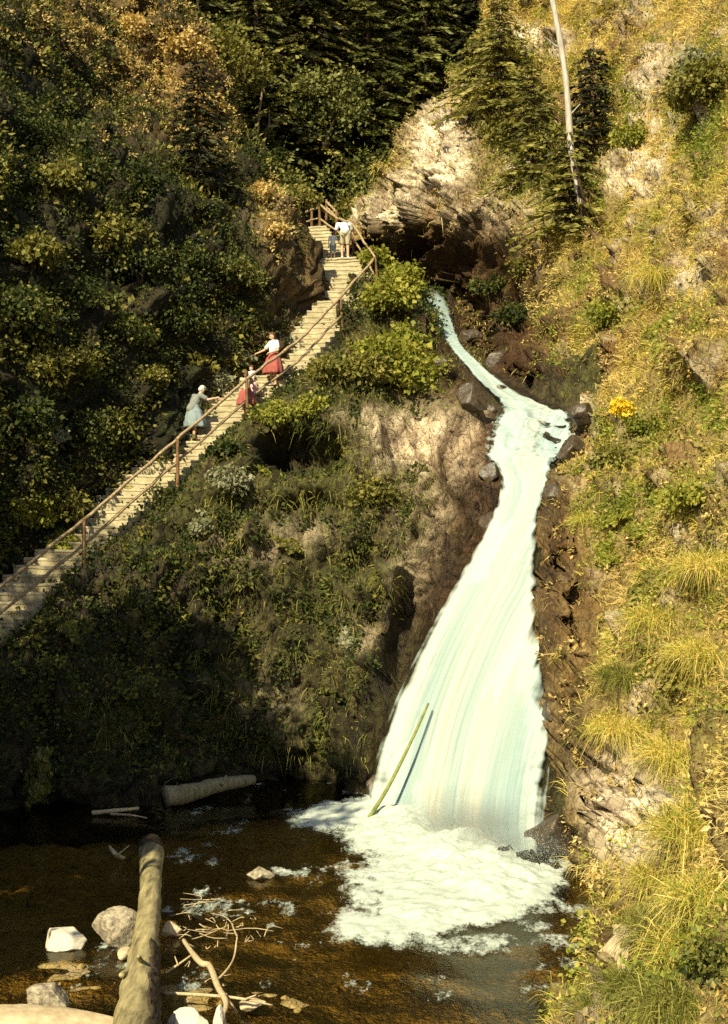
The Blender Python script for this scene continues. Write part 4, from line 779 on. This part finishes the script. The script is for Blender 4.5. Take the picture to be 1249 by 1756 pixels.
tube_thing('drift_stick', 'long thin stick lying level across the crooked forked branch', 'stick', [PW(282, 1703, .18), PW(345, 1706, .24), PW(410, 1712, .25), PW(468, 1724, .15)], [.02, .021, .019, .01], 'stick', [('twig', [PW(420, 1714, .25), PW(440, 1706, .3)], (.014, .007), 'stick')], 8, .15, 20, 'stem')
tube_thing('drift_stick', 'thin forked twig leaning between the big log and the crooked branch', 'stick', [PW(284, 1668, .12), PW(306, 1654, .2), PW(331, 1636, .3)], [.02, .016, .01], 'stick', [('twig', [PW(306, 1656, .2), PW(300, 1640, .3)], (.012, .006), 'stick')], 8, .15, 14, 'stem')
pt = P(735, 1206, (bed_depth(735, 1206) or 31)-.75); pb = PW(622, 1412, .0)+np.array([0, 0, -.1])
tube_thing('mossy_pole', 'slender greenish pole leaning in the waterfall near its left edge', 'pole', [pb, pb*.65+pt*.35+[.03, 0, -.1], pb*.3+pt*.7+[.03, 0, -.06], pt], [.045, .042, .036, .025], 'mossy_pole', [], 8, .12, 20, 'stem')
tw = empty('brush_heap', PW(350, 1600, 0), 0, 'tangle of pale twigs and debris caught in the water right of the big log', 'brush heap'); rg = np.random.default_rng(8); L = []
for q in range(48):
    a = rg.random()*6.28; ln = rg.gamma(3., .12); c0 = np.array([rg.normal(.1, .42), rg.normal(.1, .8), rg.uniform(.0, .12)]); d = np.array([math.cos(a), math.sin(a)*.7, rg.normal(.1, .25)])*ln*.5
    L.append(tube(curve([c0-d, c0+rg.normal(0, .05, 3), c0+d], 6), np.linspace(.009, .004, 6), 5))
V, f = join(L); tag(meshobj('twig', V, f, M['stick'], tw), kind='stuff')
def stone(label, c, dims, mat, seed, cuts=10, name='stone', cat='stone', rz=0, sub=5):
    rg = np.random.default_rng(seed); bm = bmesh.new(); bmesh.ops.create_icosphere(bm, subdivisions=sub, radius=1); V = np.array([v.co[:] for v in bm.verts]); Fc = np.array([[v.index for v in f.verts] for f in bm.faces]); bm.free()
    for _ in range(cuts+8):
        nr = unit(rg.normal(size=3)); dd = rg.uniform(.55, .85); k = V@nr-dd; V = V-np.maximum(k, 0)[:, None]*nr*.95
    V = V*(1+.06*fbm(V, 1.6, 5, off=seed)[:, None]+.025*fbm(V, 7, 3, off=seed)[:, None])*np.array(dims)*.62
    o = meshobj(name, V, Fc, M[mat], None, smooth=True); o.location = [float(x) for x in c]; o.rotation_euler = (0, 0, rz); return tag(o, label, cat)
stone('bright white angular stone sticking out of the dark shallows left of the log', PW(112, 1612, .1), (.72, .5, .36), 'white_stone', 3, 14)
stone('speckled grey boulder touching the left side of the big log', PW(203, 1600, .16), (.66, .6, .62), 'grey_stone', 9, 8)
stone('small brownish stone between the speckled boulder and the log', PW(214, 1636, .06), (.24, .2, .2), 'tan_stone', 4)
stone('broad flat tan slab in the bottom corner left of the log', PW(85, 1772, .22), (2.4, 1.1, .6), 'tan_stone', 12, 8)
stone('jagged grey rock resting on the flat slab', PW(82, 1722, .2), (.62, .4, .42), 'grey_stone', 17, 12)
stone('pale squarish stone at the picture foot right of the big log', PW(322, 1758, .12), (.46, .4, .34), 'white_stone', 22, 12)
stone('narrow upright pale stone right of the squarish stone', PW(378, 1768, .12), (.15, .2, .5), 'white_stone', 25, 10)
stone('small flat cream stone beside the tip of the crooked branch', PW(430, 1722, .1), (.36, .26, .14), 'tan_stone', 28, 10)
stone('low cream stone breaking the water beside the twig tangle', PW(292, 1594, .08), (.34, .3, .26), 'tan_stone', 31, 10)
stone('greyish wet stone ringed by foam in the middle of the dark pool', PW(446, 1500, .05), (.42, .34, .3), 'grey_stone', 35, 10)
for q, (x, y, lb, dm) in enumerate([(1052, 1640, 'rounded pale stone at the water edge below the grassy right bank', (.4, .4, .35)), (1068, 1662, 'thin pale splinter of rock lowest on the grassy right bank', (.16, .3, .42)), (1075, 1612, 'tan stone tucked under hanging grass above the right water edge', (.42, .4, .3))]):
    p_, n_ = ground('C', x, y, .0); stone(lb, p_+n_*.08, dm, 'tan_stone', 40+q, 10)
for q, (k, x, y, r_, lb) in enumerate([('B', 768, 628, .5, 'dark wet boulder on the left side of the narrow upper stream'), ('B', 815, 672, .55, 'dark wet boulder where the narrow stream opens, on its left'), ('B', 842, 692, .35, 'small wet rock just below the boulder left of the stream mouth'), ('C', 806, 575, .5, 'dark wet boulder right of the narrow upper stream'), ('C', 850, 618, .6, 'dark wet boulder above the right bank of the stream bend'), ('C', 905, 668, .5, 'wet rock on the right rim over the upper basin'),
        ('C', 992, 712, .45, 'wet rock at the right end of the upper basin'), ('C', 985, 775, .5, 'wet rock below the right end of the upper basin'), ('B', 838, 800, .4, 'wet reddish rock at the left lip under the upper basin'), ('C', 945, 850, .45, 'wet rock pinching the fall from the right'), ('B', 835, 885, .35, 'wet rock pinching the fall from the left'), ('B', 640, 1345, .5, 'dark wet rock at the left foot of the fall'), ('C', 950, 1430, .6, 'dark wet rock at the right foot of the fall'), ('C', 935, 1230, .4, 'wet rock on the right side of the lower fall')]):
    p_, n_ = ground(k, x, y, .12); stone(lb, p_, (r_*1.5, r_*1.4, r_*1.3), 'wet_stone', 60+q, 9, 'boulder', 'boulder', q*1.3)
# ---------------------------------------------------------------- dead trunk
p_, n_ = ground('C', 992, 418, .3); b0 = p_; tp = P(922, -130, b0[1]+.9)
tube_thing('dead_trunk', 'tall bare bleached tree trunk leaning on the upper right slope', 'tree trunk', [b0, b0*.75+tp*.25+[-.12, 0, 0], b0*.45+tp*.55+[.10, 0, 0], tp], [.115, .105, .10, .09, .07], 'pale_trunk',
           [('branch_stub', [b0*.62+tp*.38, b0*.6+tp*.4+[.35, -.1, .15]], (.03, .012), 'pale_trunk'), ('branch_stub', [b0*.4+tp*.6, b0*.38+tp*.62+[-.4, -.1, .1]], (.03, .012), 'pale_trunk'), ('bark', [b0-[0, 0, .1], b0*.88+tp*.12+[-.07, 0, 0], b0*.78+tp*.22+[-.1, 0, 0]], (.14, .12), 'bark')], 12, .15, 40)
# ---------------------------------------------------------------- trees behind
FG = 'dark spruces behind the gorge'
protos = []
tl = [(340, 60, 17), (395, 62, 20), (440, 60, 16), (490, 63, 19), (535, 61, 15), (585, 64, 20), (632, 62, 16), (680, 65, 19), (728, 63, 18), (775, 66, 20), (820, 64, 16), (365, 68, 20), (460, 70, 22), (555, 69, 21), (650, 71, 22), (745, 72, 22), (840, 70, 20), (300, 66, 20)]
conifer('spruce_tree', (-9.2, 60, 17.5), 15, 3.6, 2.5, 'pine_lit', 'lighter spruce catching sun at the left end of the forest', 66, None, dens=1.2)  # sun on this spruce and the next is put into lighter needle colour
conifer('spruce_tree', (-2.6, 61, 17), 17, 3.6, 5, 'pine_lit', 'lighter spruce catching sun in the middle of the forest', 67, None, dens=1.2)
for q, (x, d, h) in enumerate(tl):
    X_ = (x-CX)/F*d; z = 15+(d-56)*.95+abs(X_-.5)*.35-.3; z -= 1.5 if q < 11 else 0
    nm = 'spruce_tree'
    if q < 3:
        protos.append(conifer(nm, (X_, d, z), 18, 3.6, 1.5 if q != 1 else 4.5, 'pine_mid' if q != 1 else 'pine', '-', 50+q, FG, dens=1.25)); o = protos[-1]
    else:
        o = copy_tree(protos[q % 3]); o.location = (X_, d, z)
    sc = h/18; o.scale = (sc*random.uniform(.9, 1.15),)*2+(sc,); o.rotation_euler.z = random.random()*6
    o['label'] = 'dark spruce standing among many on the shaded hill behind the gorge'
for q, (x, y, d, tx, lb) in enumerate([(447, 205, 57.5, 150, 'thin pale bare trunk catching light left of the forest gap'), (458, 238, 58, 190, 'short pale crooked trunk below the thin pale one')]):
    b_ = P(x-4, y+(0 if q else 5), d); t_ = P(x+4, tx-(60 if q == 0 else -5), d+.3)
    tube_thing('bare_trunk', lb, 'tree trunk', [b_-[0, 0, 1.5], b_, (b_+t_)/2+[.08, 0, 0], t_], [.05, .05, .045, .035], 'dead', [('branch_stub', [(b_+t_)/2, (b_+t_)/2+[.5, 0, .1]], (.025, .01), 'dead')], 8, .2, 20)
def cf(k, x, y, h, r, z0, mat, label, seed, tilt=(0, 0), dy=0):
    p_, n_ = ground(k, x, y, .1); p_ = p_+np.array([0, dy, 0]); return conifer('fir_tree', p_, h, r, z0, mat, label, seed, None, 'tree', tilt, .34, 1.4)
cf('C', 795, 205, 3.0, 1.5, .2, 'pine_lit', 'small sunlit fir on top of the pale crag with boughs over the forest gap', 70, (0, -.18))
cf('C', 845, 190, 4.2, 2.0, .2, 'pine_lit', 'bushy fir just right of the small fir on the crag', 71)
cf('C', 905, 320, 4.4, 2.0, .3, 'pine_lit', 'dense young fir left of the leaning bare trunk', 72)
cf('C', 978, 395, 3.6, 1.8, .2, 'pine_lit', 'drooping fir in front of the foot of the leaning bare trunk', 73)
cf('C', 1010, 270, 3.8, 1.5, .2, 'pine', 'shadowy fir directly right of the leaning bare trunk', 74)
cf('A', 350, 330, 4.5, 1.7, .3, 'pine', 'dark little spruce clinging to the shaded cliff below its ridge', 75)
def bs(k, x, y, r, h, n, leaf, mat, label, cat='bush', group=None, up=0.):
    p_, n_ = ground(k, x, y, .1); return bush(p_+np.array([0, 0, up]), r, h, n, leaf, mat, label, cat, 'bush', group)
bs('B', 655, 545, .95, 1.5, 2600, .16, 'fresh', 'bright yellow-green bush on the mound just under the corner post')
bs('B', 690, 660, 1.15, 1.7, 3200, .17, 'fresh', 'large leafy yellow-green bush low on the mound above the pale ledge')
bs('B', 735, 640, .6, 1.0, 1300, .14, 'olive', 'small olive bush on the stream side of the mound')
bs('B', 625, 655, .8, .9, 1700, .13, 'olive', 'low dull shrub left of the large leafy mound bush')
bs('B', 690, 505, .8, 1.3, 2000, .15, 'fresh', 'yellow-green bush on top of the mound beside the upper stream')
bs('B', 672, 490, .7, .9, 2000, .15, 'fresh', 'leafy bush right of the corner post behind the rail')
bs('B', 668, 440, .6, .9, 1800, .15, 'fresh', 'sunlit bush between the landing rail and the dark cave')
bs('B', 705, 590, .7, 1.1, 1700, .15, 'fresh', 'yellow-green bush between the large mound bush and the one under the post')
bs('B', 645, 605, .6, .8, 1200, .14, 'fresh', 'small bright bush in the middle of the mound')
bs('C', 840, 500, .8, .8, 1500, .13, 'under', 'dark shrub just right of the start of the upper stream')
bs('C', 880, 545, .7, .7, 1300, .13, 'under', 'dark shrub right of the narrow upper stream')
bs('B', 575, 650, .7, .8, 1300, .13, 'olive', 'shrub under the slanting post beside the steps')
bs('B', 600, 625, .5, .6, 900, .13, 'under', 'dark bramble at the foot of the slanting post')
bs('B', 470, 715, .8, .55, 1800, .11, 'fresh', 'bright green low cushion on the brow above the dark hollow')
bs('B', 530, 708, .7, .5, 1500, .11, 'fresh', 'second green cushion on the brow, nearer the mound')
bs('B', 650, 850, .8, .7, 1500, .12, 'olive', 'mossy shrub hanging on the rock left of the pale ledge')
bs('B', 395, 850, .7, .8, 1400, .14, 'grey_leaf', 'pale leaved plant on the shaded rock under the steps')
bs('B', 345, 905, .5, .6, 900, .14, 'grey_leaf', 'smaller pale leaved plant lower left of the other pale plant')
bs('B', 370, 785, .6, .6, 1100, .13, 'under', 'dark shrub against the outer side of the steps')
bs('A', 75, 655, 1.3, 1.3, 2400, .14, 'olive', 'sunflecked broad shrub on the cliff left edge above the rails')
bs('A', 140, 640, .9, 1.1, 1800, .15, 'olive', 'olive shrub right of the sunflecked broad shrub')
bs('A', 50, 915, .9, 1.2, 2200, .15, 'fresh', 'leafy bush beside the lower rails at the left picture edge')
bs('A', 115, 890, .7, 1.0, 1600, .14, 'olive', 'leafy bush over the wall side of the lower steps')
bs('A', 110, 752, .5, .5, 700, .17, 'grey_leaf', 'pale broad leaved plant alone on the dark cliff')
bs('A', 372, 672, .55, .8, 1300, .13, 'grey_leaf', 'rounded grey-green shrub right behind the white-haired person')
bs('A', 412, 628, .5, .9, 1000, .14, 'grey_leaf', 'pale shrub on the wall beside the group on the steps')
bs('A', 275, 655, .5, .6, 800, .12, 'olive', 'small olive shrub on the cliff left of the white-haired person')
bs('A', 60, 450, .9, 1.0, 1600, .16, 'olive', 'dim shrub high on the shaded cliff near the left edge')
bs('A', 190, 420, 1.0, 1.1, 1800, .16, 'olive', 'dim shrub in the middle of the shaded cliff')
bs('A', 95, 325, .9, .9, 1400, .14, 'olive', 'dull shrub under the black hollow of the cliff')
bs('A', 320, 95, 1.2, 1.2, 2600, .17, 'warm', 'orange lit shrub on the sunny ridge of the left cliff')
bs('A', 240, 60, 1.0, 1.1, 2000, .17, 'warm', 'tawny shrub left of the orange one on the sunny ridge')
bs('A', 355, 185, .8, .9, 1500, .16, 'warm', 'tawny shrub lower down the sunny ridge beside the forest')
bs('A', 455, 350, .6, .9, 1200, .15, 'warm', 'pale gold shrub on the lit rock left of the upper steps')
bs('A', 470, 405, .5, .7, 900, .15, 'warm', 'small gold shrub below the pale gold one')
bs('A', 530, 345, .7, .9, 1300, .15, 'olive', 'shrub at the head of the upper flight')
p_ = P(590, 352, 57.5); bush(p_-np.array([0, 0, .6]), .8, 1.2, 1700, .15, 'olive', 'shrub right behind the top railing under the forest gap')
bs('C', 870, 110, 1.5, 1.6, 3000, .17, 'olive', 'broad olive shrub on the skyline right of the crag fir')
bs('C', 870, 240, 1.1, 1.4, 2200, .16, 'olive', 'shrub on the crag between pale rock and young fir')
bs('C', 945, 265, 1.0, 1.3, 2000, .15, 'olive', 'shrub pressed against the left side of the bare trunk')
bs('C', 960, 345, .9, 1.0, 1700, .15, 'olive', 'shrub at the foot of the bare trunk')
bs('C', 1205, 190, 1.2, 1.5, 2600, .17, 'olive', 'dark green shrub near the right edge high on the slope')
bs('C', 1185, 130, .8, 1.0, 1500, .16, 'grey_leaf', 'silvery shrub right at the top of the right slope')
bs('C', 1080, 250, .8, .9, 1500, .15, 'fresh', 'light green shrub right of the leaning trunk')
bs('C', 1050, 545, .7, .6, 1300, .13, 'fresh', 'low green shrub in the middle of the dry slope above the stream')
bs('C', 1055, 722, .33, .7, 900, .085, 'broom', 'shrub covered in bright yellow blossom on the dry slope', 'flowering shrub')
bs('C', 1110, 730, .7, .5, 1300, .12, 'fresh', 'green shrub right of the yellow blossom')
bs('C', 1045, 790, .6, .5, 1200, .12, 'olive', 'olive shrub below the yellow blossom')
bs('C', 1175, 860, .6, .5, 1300, .11, 'fresh', 'green patch of leaves at mid height near the right edge')
bs('C', 1225, 1655, .5, .6, 1500, .09, 'under', 'dark leaved bush at the right edge among the bank grass')
bs('C', 1150, 1180, .6, .6, 1200, .1, 'olive', 'olive shrub on the lower slope above the pale rock')
bs('C', 900, 470, .7, .7, 1300, .13, 'olive', 'shrub above the upper stream on the slope side')
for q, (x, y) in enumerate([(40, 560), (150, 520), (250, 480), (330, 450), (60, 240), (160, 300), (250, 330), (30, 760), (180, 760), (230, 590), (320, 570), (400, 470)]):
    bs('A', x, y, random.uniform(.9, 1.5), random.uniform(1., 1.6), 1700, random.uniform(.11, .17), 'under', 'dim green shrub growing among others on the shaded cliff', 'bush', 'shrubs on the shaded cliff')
for q, (x, y, d, r_, h_, m, lb) in enumerate([(385, 130, 56.5, 2.4, 5.5, 'olive', 'leafy pale green tree at the left end of the forest gap'), (560, 190, 59, 2.2, 5, 'pine_mid', 'leafy dark green tree in the middle of the forest gap'), (470, 300, 57.5, 1.8, 3.2, 'pine_mid', 'low leafy tree under the thin bare trunk'), (640, 310, 58.5, 2.2, 3.6, 'pine_mid', 'low leafy tree above the railing head, left of the crag')]):
    bush(P(x, y, d)-np.array([0, 0, 1.5]), r_, h_, 4200, .2, m, lb, 'tree', 'leafy_tree')
for q, (k, x, y, r, m, lb) in enumerate([('B', 305, 1065, .5, 'fresh', 'bright fern in the middle of the dark rock under the steps'), ('B', 60, 1335, .8, 'olive', 'large dim fern at the left pool edge'), ('B', 130, 1075, .45, 'olive', 'fern just below the lowest visible steps'), ('B', 610, 1090, .45, 'grey_leaf', 'pale fern on the rock close to the waterfall'),
        ('B', 500, 930, .5, 'olive', 'fern on the sloping grey ledge of the mossy rock'), ('B', 220, 1190, .5, 'under', 'dark fern low on the shaded rock'), ('C', 1060, 880, .55, 'fresh', 'green fern on the slope right of the narrow fall'), ('C', 1095, 900, .5, 'fresh', 'fern right beside the green fern on the slope'), ('C', 1050, 945, .45, 'fresh', 'fern below the pair of green ferns'),
        ('C', 1130, 560, .5, 'fresh', 'fern on the reddish earth of the upper slope'), ('C', 1100, 1010, .5, 'olive', 'olive fern on the slope level with the middle of the fall'), ('B', 455, 800, .4, 'fresh', 'fern at the lip of the dark hollow'), ('A', 100, 930, .5, 'fresh', 'fern growing through the lower rails')]):
    p_, n_ = ground(k, x, y, .02); fern(p_, n_, r, m, lb, 90+q)
for q, (x, y, r, m, lb) in enumerate([(1195, 1425, 1.0, 'straw', 'largest arching grass tussock on the right bank'), (1125, 1500, .6, 'straw', 'tussock directly under the pale rock face'), (1225, 1530, .8, 'straw', 'tussock at the right edge below the largest one'), (1130, 1580, .7, 'green_grass', 'greenish tussock over the bank above the stones'),
        (1185, 1620, .7, 'straw', 'tussock left of the dark leaved bush'), (1090, 1690, .6, 'green_grass', 'low green tussock where bank and water meet at the bottom'), (1170, 1710, .7, 'green_grass', 'green tussock in the bottom right corner'), (1020, 1735, .5, 'green_grass', 'lowest green tussock touching the brown water'),
        (1075, 1150, .7, 'green_grass', 'green tussock hanging right of the dark cleft'), (1060, 1240, .7, 'straw', 'tussock hanging just above the pale lower rock'), (1160, 1290, .8, 'straw', 'tussock above and left of the largest arching one'), (1120, 1050, .7, 'straw', 'tussock on the slope level with the middle of the falls'),
        (1200, 1120, .8, 'straw', 'dry tussock near the right edge at mid height'), (1010, 880, .5, 'straw', 'small tussock over the rock right of the narrow fall'), (1215, 960, .8, 'straw', 'dry tussock at the right edge above mid height'), (1120, 470, .7, 'straw', 'dry tussock on the upper slope below the reddish scar')]):
    p_, n_ = ground('C', x, y, .05); tussock(p_, r, m, lb, 120+q, 1900 if r > .6 else 1300)
# ---------------------------------------------------------------- the wood on the left bank that shades pool and cliff
L, TT = [], []; tint_all = []
for q, (x, y, z, h, r) in enumerate([(-10.4, 14.4, 0, 17, 2.9), (-9.9, 17.2, 0, 15, 2.4), (-13, 17.5, 2, 18, 2.8), (-15.5, 20.5, 4, 18, 3), (-18, 25, 13, 15, 3), (-20, 29, 18, 14, 3), (-20.5, 34, 22, 13, 3), (-17, 22, 10, 16, 3), (-22, 24, 17, 16, 3.2)]):
    (V, Q, t), _ = conifer_mesh(h, r, 1.5, 300+q, .5, 1.2); L.append((V+np.array([x, y, z]), [Q])); tint_all.append(t)
for q, (x, y, z, rr, hh) in enumerate([(-12.6, 16.4, 9, 3.0, 12), (-15.2, 18, 9, 3.0, 10.5), (-17.6, 16.5, 8., 3.0, 9.), (-10.9, 14.6, 4, 2.6, 10), (-10.5, 15.6, 9, 2.6, 11), (-13.6, 17.4, 13, 2.6, 10), (-16.2, 17.4, 10, 2.4, 8.), (-12, 18, 12, 2.4, 9)]):
    (V, Q, t), _ = bush_mesh(rr, hh, 4300, .38, 400+q, 22); L.append((V+np.array([x, y, z]), [Q])); tint_all.append(t)
V, f = join(L); cover('woodland', V, f, 'pine', np.concatenate(tint_all))
# ---------------------------------------------------------------- light, camera
SUN_EL, SUN_AZ = 40, (-.47, -.88)
to = Vector((SUN_AZ[0], SUN_AZ[1], 0)).normalized()*math.cos(R(SUN_EL))+Vector((0, 0, math.sin(R(SUN_EL))))
sl = bpy.data.lights.new('sun', 'SUN'); sl.energy = 4.6; sl.angle = R(.5); sl.color = (1., .90, .60)
so = bpy.data.objects.new('sun', sl); COL.objects.link(so); so.rotation_euler = to.to_track_quat('Z', 'Y').to_euler(); so.location = (0, 0, 60)
w = bpy.data.worlds.new('World'); S.world = w; w.use_nodes = True; nt = w.node_tree
sky = nt.nodes.new('ShaderNodeTexSky'); sky.sky_type = 'NISHITA'; sky.sun_disc = False; sky.sun_elevation = R(SUN_EL); sky.sun_rotation = math.atan2(to.x, to.y)
bg = nt.nodes['Background']; bg.inputs['Strength'].default_value = .075; nt.links.new(sky.outputs[0], bg.inputs['Color'])
cam = bpy.data.cameras.new('camera'); co = bpy.data.objects.new('camera', cam); COL.objects.link(co); S.camera = co
co.location = (0, 0, CH); co.rotation_euler = (R(90), 0, 0)
cam.sensor_fit = 'VERTICAL'; cam.sensor_height = 24; cam.lens = 24*F/1756; cam.clip_end = 600; cam.clip_start = .1
vs = S.view_settings; vs.view_transform = 'Standard'; vs.look = 'None'; vs.exposure = .9; vs.gamma = 1
S.cycles.max_bounces = 6; S.cycles.transparent_max_bounces = 12; S.cycles.use_denoising = False
